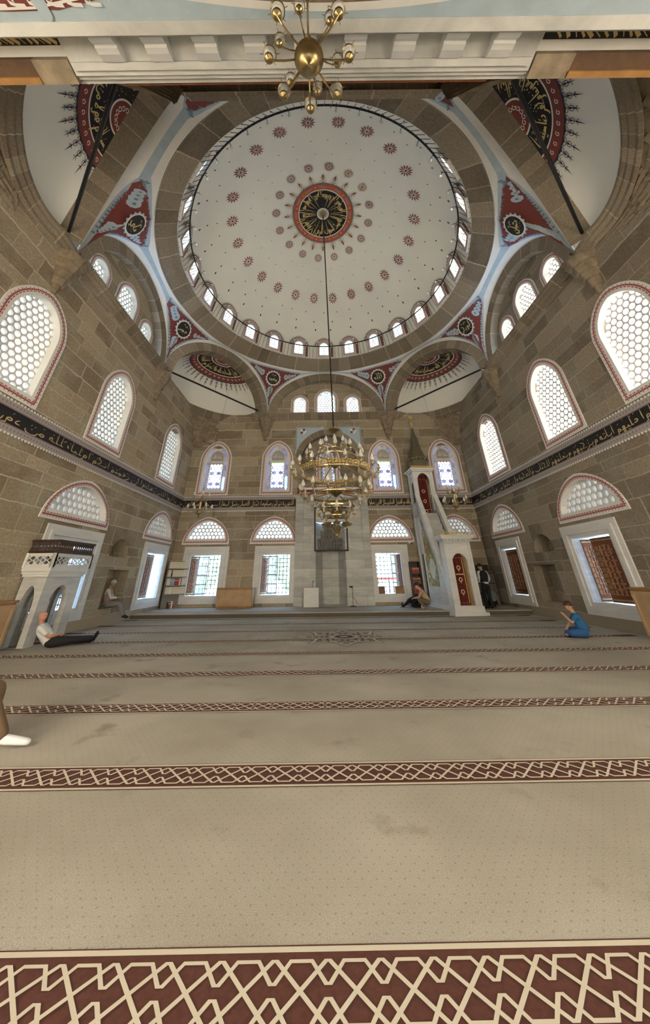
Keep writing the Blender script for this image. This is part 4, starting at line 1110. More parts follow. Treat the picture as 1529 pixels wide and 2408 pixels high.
def border(parent, y, z, x0, x1, full, hw=.165, P=.235):
    mb = MB(); yy = lambda x: y + SKEW * x * -1
    mpz = lambda dz: (lambda x, v: (x, yy(x) + v, z + dz))
    n = 24
    for k in range(n):
        a, b = x0 + (x1 - x0) * k / n, x0 + (x1 - x0) * (k + 1) / n
        for v0, v1, m, dz in ((-hw, hw, 0, .003), (hw - .004, hw + .022, 1, .0045), (-hw - .022, -hw + .004, 1, .0045), (hw + .024, hw + .03, 2, .004), (-hw - .03, -hw - .024, 2, .004)):
            f = mpz(dz); mb.quad(f(a, v0), f(b, v0), f(b, v1), f(a, v1), m)
    S = hw / .725 / P * .54; T = hw * .72; V = hw * .17
    k0, k1 = int(x0 / P) - 1, int(x1 / P) + 1
    for w, dz, m in (((.028, .005, 2), (.0185, .0065, 1)) if full else ((.021, .0065, 1),)):
        w = w * P / .235
        ks = [k for k in range(k0, k1) if x0 + P * 1.5 < k * P < x1 - P * 2.5]
        for si, s in enumerate((1, -1)):
            A1 = [p for k in ks for p in ((k * P - .04 * P, s * V), (k * P + .04 * P, s * V), (k * P + .30 * P, s * T), (k * P + .70 * P, s * T))]
            A2 = []
            for k in ks:
                g = s if k % 2 else -s
                A2 += [(k * P - .035 * P, g * T), (k * P + .035 * P, g * T)]
            mb.ribbon(A1, w, mpz(dz + .0003 * si), m); mb.ribbon(A2, w, mpz(dz + .0006 + .0003 * si), m)
    mb.build('carpet_border', [MAT['wine'], MAT['cream'], MAT['winedark']], parent)
MAT['winedark'] = simple('dark_brown_wool', (.085, .03, .022), .95)
Y0, DSP = 2.33, 1.665
for k in range(9):
    y = Y0 + k * DSP
    if y > STEPY - .2: break
    xa = min(8.0, 2.6 + y * 1.0)
    border(fl, y, 0, max(WL + .1, -xa - .4), min(WR - .1, xa + .4), k < 2)
# rosette woven into the carpet under the chandelier
mb = MB(); rc = (.55, 11.05); fz = lambda dz: (lambda x, y: (rc[0] + x * 1.3, rc[1] + y * 1.3, dz))
for j in range(8):
    a = j * pi / 4; c, s = cos(a), sin(a); R2 = lambda u, v: (u * c - v * s, u * s + v * c)
    mb.ribbon([R2(*p) for p in ((.25, -.3), (.55, -.3), (.72, -.14), (.98, 0), (.72, .14), (.55, .3), (.25, .3))], .045, fz(.008), 0)
    mb.ribbon([R2(*p) for p in ((.25, -.33), (.58, -.34), (.76, -.17), (1.06, 0), (.76, .17), (.58, .34), (.25, .33))], .02, fz(.007), 1)
    for u, v, r in ((.42, 0, .1), (.6, .12, .05), (.6, -.12, .05), (.75, 0, .06)): mb.disc(*R2(u, v), r, fz(.009), 1, 8, r * .5)
mb.disc(0, 0, .2, fz(.009), 1, 16, .1); mb.disc(0, 0, .3, fz(.008), 0, 20, .26)
mb.build('woven_rosette', [MAT['cream'], MAT['wine']], fl)
MAT['riser'] = simple('dark_step_riser', (.10, .085, .065), .9)
mb = MB(); mb.box(WL, STEPY, 0, WR, YB, PZ, 0); mb.box(WL, STEPY - .012, 0, WR, STEPY, PZ - .03, 1)
pf = mb.build('floor_raised', [MAT['carpet'], MAT['riser']]); tag(pf, 'raised carpeted floor in front of the far wall, one step up', 'floor', kind='structure')
for y in (STEPY + .75, STEPY + 2.0): border(pf, y, PZ, WL + .2, WR - .2, False, hw=.10, P=.2)
mb = MB()
for x0, x1 in ((WL, WL + .0),): pass
mb.box(WL, -1.2, 0, WL + .05, STEPY, .3); o = mb.build('baseboard_left', MAT['stone_lit']); tag(o, 'low stone plinth along the left wall', 'plinth', kind='structure')
mb = MB(); mb.box(WR - .05, -1.2, 0, WR, STEPY, .3); o = mb.build('baseboard_right', MAT['stone']); tag(o, 'low stone plinth along the right wall', 'plinth', kind='structure')
# ------------------------------------------------------------------ marble gallery over the camera
GZ = 8.35
gal = empty('gallery_balcony', (0, 1.65, GZ), 0, 'grey marble balcony with scroll brackets, overhead at the top of the photo', 'balcony', kind='structure')
mb = MB(lambda x, y, z: (x, y - 1.65, z - GZ))
gx0, gx1 = -3.72, 3.25
mb.box(gx0, 1.25, GZ + .02, gx1, 1.7, GZ + .3)
for k, (y, z) in enumerate(((1.84, GZ - .05), (1.91, GZ + .0), (1.97, GZ + .06), (2.04, GZ + .13))): mb.box(gx0 - .03 * k, 1.5 if k else 1.75, z, gx1 + .03 * k, y, GZ + .3 + .01 * k)
mb.box(gx0 - 4, 1.27, GZ - .42, gx1 + 4, 1.40, GZ + .3); mb.box(gx0 - 4, 1.40, GZ - .30, gx1 + 4, 1.44, GZ - .16)
mb.build('slab', MAT['marble'], gal)
mb = MB(lambda x, y, z: (x, y - 1.65, z - GZ)); mb.box(gx0 + .6, 2.04, GZ + .17, gx1 - .5, 2.08, GZ + .24); mb.build('rail_foot', MAT['woodr'], gal)
for k in range(9):
    x = -3.03 + k * .715; mb = MB(lambda u, v, z, x=x: (x + u, v - 1.65, z - GZ)); w = .16
    prof = [(1.32, -.3), (1.42, -.3), (1.5, -.24), (1.54, -.17), (1.57, -.19), (1.64, -.16), (1.74, -.08), (1.77, .02), (1.32, .02)]
    P = [(-w, y, GZ + z) for y, z in prof] + [(w, y, GZ + z) for y, z in prof]; n = len(prof)
    mb.add(P, [(i, (i + 1) % n, n + (i + 1) % n, n + i) for i in range(n)] + [tuple(range(n)), tuple(range(2 * n - 1, n - 1, -1))])
    mb.build('bracket', MAT['marblew'], gal)
# painted cove below the gallery, towards and above the camera
mb = MB(); y0, z0, y1, z1 = 1.27, GZ - .40, -.9, GZ - 2.1
cv = lambda x, t: (x, lerp(y0, y1, t), lerp(z0, z1, t) + .25 * sin(pi * t))
for k in range(24):
    a, b = -4.6 + 9.2 * k / 24, -4.6 + 9.2 * (k + 1) / 24
    ta, tb = [min(1, .03 + .016 * (x - .15) ** 2 * 1.0 + .0) for x in (a, b)]
    for (s0, s1, e0, e1, m) in ((0, 0, max(ta, .0), max(tb, 0), 0), (ta, tb, ta + .035, tb + .035, 1), (ta + .035, tb + .035, 1, 1, 2)):
        mb.quad(cv(a, s0), cv(b, s1), cv(b, min(1, e1)), cv(a, min(1, e0)), m)
cvo = mb.build('cove', [MAT['blue'], MAT['plaster'], MAT['carved']], gal); cvo.location = (0, -1.65, -GZ)
mb = MB(); fo = lambda dz: (lambda x, t: tuple(Vector(cv(x, t)) + Vector((0, .0, -dz))))
rnd = random.Random(5)
mb.flat([(-4.4, .05), (-3.9, .045), (-3.3, .05), (-2.75, .09), (-2.6, .12), (-2.9, .125), (-3.3, .14), (-3.7, .12), (-4.4, .13)], fo(.012), 0)
for k in range(7): x = -4.2 + k * .24; mb.ribbon([(x + .16 * cos(t), .09 + .022 * sin(t)) for t in [j * .7 for j in range(8)]], .018, fo(.02), 1)
mb.ribbon([(-4.4, .055), (-3.6, .06), (-2.9, .1), (-2.62, .118)], .012, fo(.02), 1); mb.disc(-3.5, .085, .09, fo(.022), 2, 8)
w2 = mb.build('painted_scroll', [MAT['maroon'], MAT['plaster'], MAT['blue']], gal); w2.location = (0, -1.65, -GZ)
MAT['soffit'] = simple('old_brown_timber', (.115, .065, .035), .7, var=.3, vscale=6)
# timber gallery floors beside the marble balcony
for s, x0, x1 in (('left', -8.1, -3.76), ('right', 3.3, 8.7)):
    mb = MB(); mb.box(x0, 1.38, GZ + .1, x1, 1.75, GZ + .25, 0)
    xa, xb = (x0, x1 - .55) if s == 'left' else (x0 + .6, x1 - 1.9)
    mb.box(xa, 1.72, GZ + .0, xb, 1.98, GZ + .2, 7); mb.box(xa, 1.91, GZ - .05, xb, 1.99, GZ + .0, 2)
    mb.quad((x0 + .05, 1.40, GZ + .094), (x1 - .05, 1.40, GZ + .094), (x1 - .05, 1.60, GZ + .094), (x0 + .05, 1.60, GZ + .094), 4)
    for q in range(44):
        x = lerp(x0 + .15, x1 - .25, q / 43); w_ = .03 + .02 * sin(q * 2.1); mb.ribbon([(x, 1.42), (x + .06 + .04 * sin(q), 1.50), (x + .16, 1.58)], w_, lambda a, b, z=GZ + .09 - .0006 * (q % 3): (a, b, z), 3)
    if s == 'left': mb.box(x1 - .55, 1.72, GZ - .02, x1, 2.0, GZ + .2, 5)
    else: mb.box(x1 - 1.9, 1.5, GZ - .1, x1, 2.04, GZ + .2, 6); mb.box(x0, 1.72, GZ - .02, x0 + .6, 2.0, GZ + .2, 5)
    o = mb.build('gallery_floor', [MAT['plaster'], MAT['woodr'], MAT['wood'], MAT['goldp'], MAT['black'], MAT['carved'], MAT['marble'], MAT['soffit']])
    tag(o, 'timber and stone gallery floor overhead in the top %s corner' % s, 'gallery floor', 'gallery floors', 'structure')
# ------------------------------------------------------------------ dome railing with festoon bulbs
MAT['curtain'] = simple('dark_red_velvet', (.14, .012, .012), .8, var=.4, vscale=9); MAT['goldd'] = simple('dull_gilt', (.33, .24, .10), .5, .5, var=.5, vscale=22); MAT['spire'] = simple('weathered_gilt_slate', (.15, .135, .085), .55, .2, var=.45, vscale=20)
MAT['cable'] = simple('grey_cable', (.10, .09, .08), .7); MAT['bulb'] = simple('frosted_bulb', (.75, .74, .70), .3)
rail = empty('dome_railing', (DX, DY, RZ), 0, 'thin iron railing running round the foot of the dome', 'railing')
Rr, Hr = RR - .42, .78
def circ(r, z, n=120): return [(r * cos(2 * pi * k / n), r * sin(2 * pi * k / n), z) for k in range(n)]
mb = MB(); mb.tube(circ(Rr, Hr), .035, 6, closed=True); mb.build('top_rail', MAT['iron'], rail)
mb = MB()
for k in range(168):
    a = 2 * pi * k / 168; mb.tube([((RR - .06) * cos(a), (RR - .06) * sin(a), .02), (Rr * cos(a), Rr * sin(a), Hr)], .011, 4)
mb.build('baluster_rods', MAT['iron'], rail)
for k in range(48):
    a = 2 * pi * (k + .5) / 48; c, s = cos(a), sin(a); r0 = Rr; mb = MB()
    mb.tube([(r0 * c, r0 * s, Hr), ((r0 - .02) * c, (r0 - .02) * s, Hr + .26), ((r0 - .12) * c, (r0 - .12) * s, Hr + .36), ((r0 - .22) * c, (r0 - .22) * s, Hr + .28)], .012, 4)
    mb.build('hook_rod', MAT['iron'], rail)
lamp0 = None
for k in range(48):
    a = 2 * pi * (k + .5) / 48
    if lamp0 is None:
        mb = MB(); mb.ball((0, 0, -.06), .055, 8, 6, sz=1.2); lamp0 = mb.build('bulb', MAT['bulb'], rail); b = lamp0
    else:
        b = lamp0.copy(); COL.objects.link(b); b.parent = rail
    b.location = ((Rr - .22) * cos(a), (Rr - .22) * sin(a), Hr + .27)
# ------------------------------------------------------------------ chandeliers
def shade_mesh(s):
    mb = MB(); mb.lathe([(.016 * s, 0), (.042 * s, .018 * s), (.056 * s, .05 * s), (.05 * s, .09 * s), (.028 * s, .14 * s), (.004 * s, .19 * s)], 10); return mb
def arm_mesh(s, L, drop, cup=True):
    """S-curved arm from the ring outwards with a candle cup; starts at the origin, runs along +x"""
    mb = MB(); P = []
    for k in range(13):
        t = k / 12; P.append((L * (t + .12 * sin(2 * pi * t)), 0, -drop * sin(pi * t) * (1 - .25 * t) + .05 * t))
    mb.tube(P, .011 * s, 5); x, z = P[-1][0], P[-1][2]
    mb.lathe([(.005, 0), (.05 * s, .015 * s), (.055 * s, .03 * s), (.02 * s, .035 * s), (.02 * s, .10 * s), (.03 * s, .11 * s), (.022 * s, .12 * s), (.001, .12 * s)], 10, (x, 0, z))
    mb.ball((x, 0, z - .02 * s), .022 * s, 6, 4)
    return mb, (x, 0, z + .115 * s)
CX, CYc = .46, 11.3
CZ = 2.52
ch = empty('chandelier', (CX, CYc, CZ), 0, 'great tiered brass chandelier with glass flame lamps hanging in the middle of the hall', 'chandelier')
B = MAT['brass']; BD = MAT['brassd']
top = 20.15 - CZ
mb = MB(); mb.tube([(DX - CX, DY - CYc, top), (-.01, 0, 4.0)], .03, 6); mb.build('hanging_cable', MAT['iron'], ch)
mb = MB(); mb.lathe([(.001, 4.02), (.03, 4.0), (.05, 3.93), (.27, 3.84), (.30, 3.80), (.2, 3.77), (.1, 3.72), (.001, 3.70)], 20); mb.build('canopy', BD, ch)
mb = MB(); mb.tube([(0, 0, .25), (0, 0, 3.8)], .032, 8)
for z, r in ((3.4, .05), (2.85, .06), (1.7, .06), (.95, .05)): mb.ball((0, 0, z), r, 10, 6)
mb.build('stem', B, ch)
for z, r in ((2.55, .20), (1.55, .30), (.85, .22)):
    mb = MB(); mb.lathe([(.02, z + .1), (r * .8, z + .08), (r, z + .02), (r * .7, z - .1), (.03, z - .2), (.001, z - .2)], 16); mb.build('hub', BD, ch)
shade0 = {}
def tier(z, R, n, armL, drop, spokes, hubz, ringw=.05, band=False, s=1.0):
    mb = MB(); mb.lathe([(R - .01, z - ringw), (R + .015, z - ringw * .4), (R + .02, z + ringw * .4), (R - .01, z + ringw), (R - .03, z), (R - .01, z - ringw)], 40); mb.build('ring', B, ch)
    if band:
        mb = MB()
        for k in range(36):
            a = 2 * pi * k / 36; da = pi / 36
            f = lambda x, y, a=a: ((R + .03) * cos(a + x / R), (R + .03) * sin(a + x / R), z + .03 + y)
            mb.ribbon([(-.12, 0), (-.09, .13), (0, .16), (.09, .13), (.12, 0)], .035, f); mb.ribbon([(-.08, .03), (0, .11), (.08, .03)], .03, f); mb.disc(0, .06, .04, f, 0, 8)
        mb.build('pierced_band', MAT['gold'], ch)
    for k in range(spokes):
        a = 2 * pi * (k + .5) / spokes
        mb = MB(); mb.tube([(.1 * cos(a), .1 * sin(a), hubz), (R * cos(a), R * sin(a), z)], .018, 6); mb.build('spoke', B, ch)
    key = (armL, drop, s)
    for k in range(n):
        a = 2 * pi * k / n
        if key not in shade0:
            mb, tip = arm_mesh(s, armL, drop); ar = mb.build('lamp_arm', B, ch); sh = shade_mesh(s).build('glass_shade', MAT['glass'], ar, smooth=True); sh.location = tip; shade0[key] = (ar, sh)
        else:
            a0, s0 = shade0[key]; ar = a0.copy(); COL.objects.link(ar); ar.parent = ch; sh = s0.copy(); COL.objects.link(sh); sh.parent = ar
        ar.location = (R * cos(a), R * sin(a), z); ar.rotation_euler = (0, 0, a)
SC_ = 1.3
tier(3.08, .28, 8, .16, .10, 4, 3.05, .025, False, SC_)
tier(2.72, .82, 12, .2, .14, 6, 2.6, .03, False, SC_)
tier(2.12, 1.27, 18, .30, .20, 8, 2.6, .05, True, SC_)
tier(1.40, .95, 14, .28, .18, 8, 1.5, .04, False, SC_)
tier(1.02, .62, 2, .2, .1, 8, .9, .05, False, SC_)
tier(.72, .38, 8, .22, .14, 4, .8, .035, False, SC_)
mb = MB(); mb.lathe([(.001, .02), (.05, .05), (.08, .11), (.04, .17), (.12, .23), (.17, .32), (.12, .40), (.04, .44), (.06, .55), (.03, .65)], 16); mb.build('finial', B, ch)
for k in range(8):
    a = 2 * pi * k / 8; c, s = cos(a), sin(a)
    mb = MB(); mb.tube([(.10 * c, .10 * s, .40), (.27 * c, .27 * s, .32), (.40 * c, .40 * s, .42)], .013, 5); mb.lathe([(.02, 0), (.09, .03), (.12, .08), (.11, .09), (.02, .04)], 10, (.40 * c, .40 * s, .41)); mb.build('bottom_cup', B, ch)
def small_chandelier(name, x, y, z, top, label, s=1.0, xt=None):
    o = empty(name, (x, y, z), 0, label, 'chandelier', 'small hanging chandeliers')
    mb = MB(); mb.tube([(0, 0, 1.0 * s), ((xt if xt is not None else x) - x, 0, top - z)], .006, 4); mb.build('hanging_cable', MAT['cable'], o)
    mb = MB(); mb.lathe([(.001, 0), (.07 * s, .06 * s), (.03 * s, .13 * s), (.13 * s, .24 * s), (.12 * s, .34 * s), (.05 * s, .42 * s), (.06 * s, .68 * s), (.04 * s, .74 * s), (.1 * s, .85 * s), (.02 * s, 1.0 * s)], 12); mb.build('stem', B, o)
    first = None
    for k, (n_, zz, L) in enumerate(((6, .3, .42), (4, .82, .24))):
        first = None
        for j in range(n_):
            a = 2 * pi * (j + .3) / n_
            if first is None:
                mb, tip = arm_mesh(1.1 * s, L * s, .16 * s); ar = mb.build('lamp_arm', B, o); sh = shade_mesh(.95 * s).build('glass_shade', MAT['bulb'], ar, smooth=True); sh.location = tip; first = (ar, sh)
            else:
                ar = first[0].copy(); COL.objects.link(ar); ar.parent = o; sh = first[1].copy(); COL.objects.link(sh); sh.parent = ar
            ar.location = (.08 * s * cos(a), .08 * s * sin(a), zz * s); ar.rotation_euler = (0, 0, a)
small_chandelier('chandelier', -6.25, 16.9, 4.05, 12.3, 'small brass chandelier hanging in front of the far left corner windows', 1.15, -5.6)
small_chandelier('chandelier', 6.65, 16.6, 4.2, 12.3, 'small brass chandelier hanging right of the pulpit', 1.15, 5.9)
# overhead chandelier, seen from straight below
oh = empty('chandelier', (-.105, 1.46, 7.0), 0, 'brass globe chandelier with eight curved arms, overhead at the top of the photo', 'chandelier')
mb = MB(); mb.lathe([(.001, -.03), (.016, -.02), (.018, 0), (.09, .012), (.145, .06), (.165, .13), (.16, .17), (.175, .18), (.175, .2), (.185, .21), (.185, .235), (.14, .25), (.05, .34), (.03, .5)], 28); mb.build('globe', BD, oh, smooth=True)
mb = MB(); mb.tube([(0, 0, .5), (0, 0, 1.2)], .02, 8); mb.build('stem', BD, oh)
ft = None
for ring, (n_, L, z0, s, a0) in enumerate(((8, .37, .2, 1.0, pi / 2), (6, .24, .34, .78, .25))):
    ft = None
    for k in range(n_):
        a = a0 + 2 * pi * k / n_
        if ft is None:
            mb = MB(); mb.tube([(.15, 0, 0), (.15 + L * .4, 0, -.05), (.15 + L * .75, 0, -.04), (.15 + L, 0, .02)], .011 * s, 6)
            mb.lathe([(.01, 0), (.05 * s, .02), (.06 * s, .05), (.055 * s, .06), (.01, .03)], 12, (.15 + L * .97, 0, 0.0))
            ar = mb.build('lamp_arm', BD, oh)
            g = MB(); g.lathe([(.02 * s, .05), (.06 * s, .07), (.075 * s, .12), (.07 * s, .16), (.085 * s, .2)], 14, (.15 + L * .97, 0, 0)); gs = g.build('glass_shade', MAT['glass'], ar, smooth=True)
            g = MB(); g.lathe([(.078 * s, .185), (.09 * s, .195), (.09 * s, .21), (.078 * s, .205), (.078 * s, .185)], 16, (.15 + L * .97, 0, 0))
            for j in range(6): aa = j * pi / 3; g.tube([(.15 + L * .97 + .085 * s * cos(aa), .085 * s * sin(aa), .2), (.15 + L * .97 + .125 * s * cos(aa), .125 * s * sin(aa), .215)], .004, 4)
            gr = g.build('shade_rim', BD, ar); ft = (ar, gs, gr)
        else:
            ar = ft[0].copy(); COL.objects.link(ar); ar.parent = oh
            for q_ in ft[1:]: c = q_.copy(); COL.objects.link(c); c.parent = ar
        ar.location = (0, 0, z0); ar.rotation_euler = (0, 0, a)
# ------------------------------------------------------------------ pulpit
mbr = empty('pulpit', (5.98, 15.75, 0), radians(5), 'tall marble pulpit with steep stair, red curtained gate and conical spire', 'pulpit')
MW = MAT['marblew']; MG = MAT['marble']
# local frame: x right, y from the gate (0) back to the kiosk (3.3), z up
def pm_(name, mb, m): return mb.build(name, m, mbr)
W2 = .5
mb = MB(); mb.box(-.68, -.12, 0, .78, .62, .12); mb.box(-.62, -.04, .12, .66, 3.3, .34); pm_('base', mb, MW)
# gate: two jambs, arched lintel, cornice
mb = MB()
gh = 2.75; O = rect(-.55, .34, .55, gh); I = shift(arch_poly(.66, 1.96, 1.6), 0, .36)
mb.add([(p[0], 0, p[1]) for p in O + I], geometry.tessellate_polygon([[Vector((p[0], p[1], 0)) for p in O], [Vector((p[0], p[1], 0)) for p in I]]), 0)
for k in range(len(I)): p, q = I[k], I[(k + 1) % len(I)]; mb.quad((p[0], 0, p[1]), (q[0], 0, q[1]), (q[0], .42, q[1]), (p[0], .42, p[1]), 0)
mb.box(-.55, .01, .34, -.34, .42, gh); mb.box(.34, .01, .34, .55, .42, gh); mb.box(-.55, .01, 2.36, .55, .42, gh)
for s in (-1, 1): mb.box(s * .55 - .05, -.03, .34, s * .55 + .05, .46, gh)
mb.box(-.4, -.025, 2.42, .4, .0, 2.48); mb.box(-.4, -.025, 2.72, .4, 0, 2.76)
P = [(p[0], p[1]) for p in shift(arch_poly(.78, 2.04, 1.6), 0, .36)]
mb.ribbon(P[2:-1] if False else P[1:], .05, lambda x, z: (x, -.02, z), 0)
pm_('gate', mb, MW)
mb = MB()
for k, (e, z0, z1) in enumerate(((.06, gh, gh + .08), (.12, gh + .08, gh + .15), (.2, gh + .15, gh + .24), (.24, gh + .24, gh + .3))): mb.box(-.55 - e, -e, z0, .55 + e, .42 + e * .4, z1)
for k in range(14): x = -.62 + k * .095; mb.lathe([(.001, gh + .02), (.035, gh + .06), (.04, gh + .16)], 6, (x, -.14, 0))
pm_('gate_cornice', mb, MW)
mb = MB()
for k in range(15):
    x = -.7 + k * .1; f = lambda u, v, x=x: (x + u, -.2, gh + .32 + v)
    mb.ribbon([(-.05, 0), (-.045, .06), (0, .11), (.045, .06), (.05, 0)], .025, f); mb.disc(0, .045, .026, f, 0, 7)
mb.box(-.78, -.22, gh + .29, .78, -.17, gh + .325); mb.lathe([(.02, gh + .42), (.05, gh + .47), (.001, gh + .56)], 6, (0, -.2, 0))
pm_('gilded_crest', mb, MAT['gold'])
mb = MB(); mb.grid(lambda u, v: (-.33 + .5 * u, .12 + .02 * sin(u * 20), .37 + 1.92 * v - .25 * v * 0), 20, 2, 0)
f = lambda x, z: (x, .09, z)
mb.ribbon([(-.29, .45), (.13, .45), (.13, 2.15), (-.29, 2.15)], .03, f, 1, closed=True)
for z in (.85, 1.3, 1.75): mb.disc(-.08, z, .09, f, 1, 10, .05); mb.flat([(-.08, z - .16), (-.05, z - .1), (-.11, z - .1)], f, 1)
mb.ribbon([(-.25, 1.5), (.1, 1.5)], .04, f, 1); pm_('gate_curtain', mb, [MAT['curtain'] if 'curtain' in MAT else MAT['red'], MAT['goldp']])
mb = MB(); mb.box(.2, .12, .37, .3, .2, 2.2); pm_('folded_gate_leaf', mb, MAT['wood'])
# stairs, stringers, balustrades
ST0, ST1, SZ0, SZ1, NS = .45, 2.5, .36, 4.4, 14
mb = MB()
for k in range(NS): mb.box(-.42, ST0 + (ST1 - ST0) * k / NS, .34, .42, ST0 + (ST1 - ST0) * (k + 1) / NS, SZ0 + (SZ1 - SZ0) * (k + 1) / NS)
pm_('stairs', mb, MAT['carpet'] if False else MG)
for s in (-1, 1):
    x0, x1 = (-.58, -.44) if s < 0 else (.44, .58)
    mb = MB(); a = [(ST0 - .08, .95), (ST0 - .08, 1.38), (ST1, SZ1 + .98), (ST1, SZ1 + .3)]
    for xx in (x0, x1): mb.add([(xx, y, z) for y, z in a], [(0, 1, 2, 3)])
    for k in range(4): p, q = a[k], a[(k + 1) % 4]; mb.quad((x0, *p), (x1, *p), (x1, *q), (x0, *q))
    b = [(ST0 - .05, 1.36), (ST0 - .05, 1.46), (ST1, SZ1 + 1.06), (ST1, SZ1 + .96)]
    for xx in (x0 - .05, x1 + .05): mb.add([(xx, y, z) for y, z in b], [(0, 1, 2, 3)])
    for k in range(4): p, q = b[k], b[(k + 1) % 4]; mb.quad((x0 - .05, *p), (x1 + .05, *p), (x1 + .05, *q), (x0 - .05, *q))
    pm_('balustrade', mb, MW)
    mb = MB(); a = [(ST0 + .0, .34), (ST0, .95), (ST1, SZ1 + .3), (ST1, .34)]; x = x0 + .02 if s < 0 else x1 - .02
    mb.add([(x, y, z) for y, z in a], [(0, 1, 2, 3)]); mb.box(x - .03, ST0, .34, x + .03, ST1, .95)
    pm_('side_wall', mb, MG)
    mb = MB(); xx = x - .015 if s < 0 else x + .015; f = lambda y, z, xx=xx: (xx, y, z); f2 = lambda y, z, xx=xx: (xx - .01 * (1 if xx < 0 else -1), y, z)
    mb.flat([(1.25, 1.02), (2.45, 1.02), (2.45, 4.1), (2.38, 4.1), (1.25, 2.0)], f, 0)
    for k in range(60):
        y = 1.3 + 1.1 * random.random(); z = 1.08 + random.random() * 2.7
        if z < 1.8 + (y - 1.25) * 1.75: mb.disc(y, z, .05 + .03 * random.random(), f2, 1, 6, .02)
    mb.flat([(1.75 + .3 * cos(t), 1.75 + .45 * sin(t)) for t in [k * pi / 12 for k in range(24)]], f2, 2)
    for k in range(7): mb.ribbon([(1.55, 1.45 + k * .09), (1.95, 1.45 + k * .09)], .025, lambda y, z, xx=xx: (xx - .02 * (1 if xx < 0 else -1), y, z), 3)
    pm_('gilded_panel', mb, [MAT['goldd'], MAT['gold'], MW, MG])
# kiosk: four piers from the floor up, arches, curtain, spire
mb = MB(); KY0, KY1, KT = 2.5, 3.42, 6.72
for x0, x1 in ((-.58, -.42), (.42, .58)):
    for y0, y1 in ((KY0, KY0 + .16), (KY1 - .16, KY1)): mb.box(x0, y0, .34, x1, y1, KT)
    for z0 in (.34, 2.3): pass
    mb.box(x0, KY0, SZ1 - .1, x1, KY1, SZ1 + .95) if x0 > 0 else mb.box(x0, KY0, SZ1 - .1, x1, KY1, SZ1 + .6)
mb.box(-.58, KY0, SZ1 - .12, .58, KY1, SZ1); 
for x in (-.5, .5):      # side arches low down and high up
    for (z0, z1, hh) in ((.34, SZ1, 2.1), (SZ1 + .2, KT, 6.2 - SZ1)):
        O = rect(KY0 + .1, z0, KY1 - .1, z1); I = shift(arch_poly(.5, hh if z0 < 1 else 1.55, (hh if z0 < 1 else 1.55) - .4), (KY0 + KY1) / 2, z0 + .02)
        mb.add([(x, p[0], p[1]) for p in O + I], geometry.tessellate_polygon([[Vector((p[0], p[1], 0)) for p in O], [Vector((p[0], p[1], 0)) for p in I]]))
O = rect(-.5, SZ1 + .2, .5, KT); I = shift(arch_poly(.68, 2.02, 1.6), 0, SZ1 + .21)
for y in (KY0 + .02, ):
    mb.add([(p[0], y, p[1]) for p in O + I], geometry.tessellate_polygon([[Vector((p[0], p[1], 0)) for p in O], [Vector((p[0], p[1], 0)) for p in I]]))
for e, z0, z1 in ((.05, KT, KT + .08), (.12, KT + .08, KT + .18)): mb.box(-.58 - e, KY0 - e, z0, .58 + e, KY1 + e, z1)
pm_('kiosk', mb, MW)
mb = MB(); f = lambda x, z: (x, KY0 + .28, z); mb.grid(lambda u, v: (-.36 + .7 * u, KY0 + .3 + .02 * sin(u * 22), SZ1 - .35 + 2.55 * v), 20, 2)
mb.ribbon([(-.27, SZ1 - .2), (.27, SZ1 - .2), (.27, SZ1 + 1.9), (-.27, SZ1 + 1.9)], .03, lambda x, z: (x, KY0 + .26, z), 1, closed=True)
for z in (.15, .7, 1.25): mb.disc(0, SZ1 + z, .1, lambda x, z: (x, KY0 + .26, z), 1, 10, .06)
mb.build('kiosk_curtain', [MAT['curtain'], MAT['goldp']], mbr)
mb = MB()
for k in range(12):
    x = -.62 + k * .113
    for y in (KY0 - .12, ): f = lambda u, v, x=x: (x + u, y, KT + .2 + v); mb.ribbon([(-.05, 0), (-.045, .07), (0, .12), (.045, .07), (.05, 0)], .026, f); mb.disc(0, .05, .03, f, 0, 7)
mb.box(-.7, KY0 - .14, KT + .17, .7, KY0 - .1, KT + .21); pm_('kiosk_crest', mb, MAT['gold'])
kc = (0, (KY0 + KY1) / 2, KT + .2)
mb = MB(); mb.lathe([(.52, 0), (.56, .2), (.6, .5), (.62, .52)], 8, kc); mb.lathe([(.62, .52), (.56, .62), (.34, 1.3), (.14, 2.2), (.045, 2.72), (.001, 2.78)], 8, kc, 0); pm_('spire', mb, MAT['spire'])
mb = MB()
for k in range(16): a = 2 * pi * k / 16; mb.lathe([(.001, .7), (.05, .62), (.055, .5), (.001, .46)], 5, (kc[0] + .62 * cos(a), kc[1] + .62 * sin(a), kc[2]))
mb.lathe([(.6, .56), (.66, .58), (.66, .62), (.6, .64)], 16, kc)
pm_('spire_skirt', mb, MAT['goldd'])
mb = MB(); mb.lathe([(.001, 2.66), (.05, 2.72), (.07, 2.8), (.03, 2.88), (.06, 2.96), (.09, 3.03), (.05, 3.1), (.02, 3.16), (.02, 3.3), (.001, 3.32)], 10, kc)
mb.disc(0, 3.48, .14, lambda x, z: (kc[0] + x, kc[1], kc[2] + z), 0, 16); mb.disc(0, 3.48, .14, lambda x, z: (kc[0] + x, kc[1] + .02, kc[2] + z), 0, 16); pm_('finial', mb, MAT['gold'])
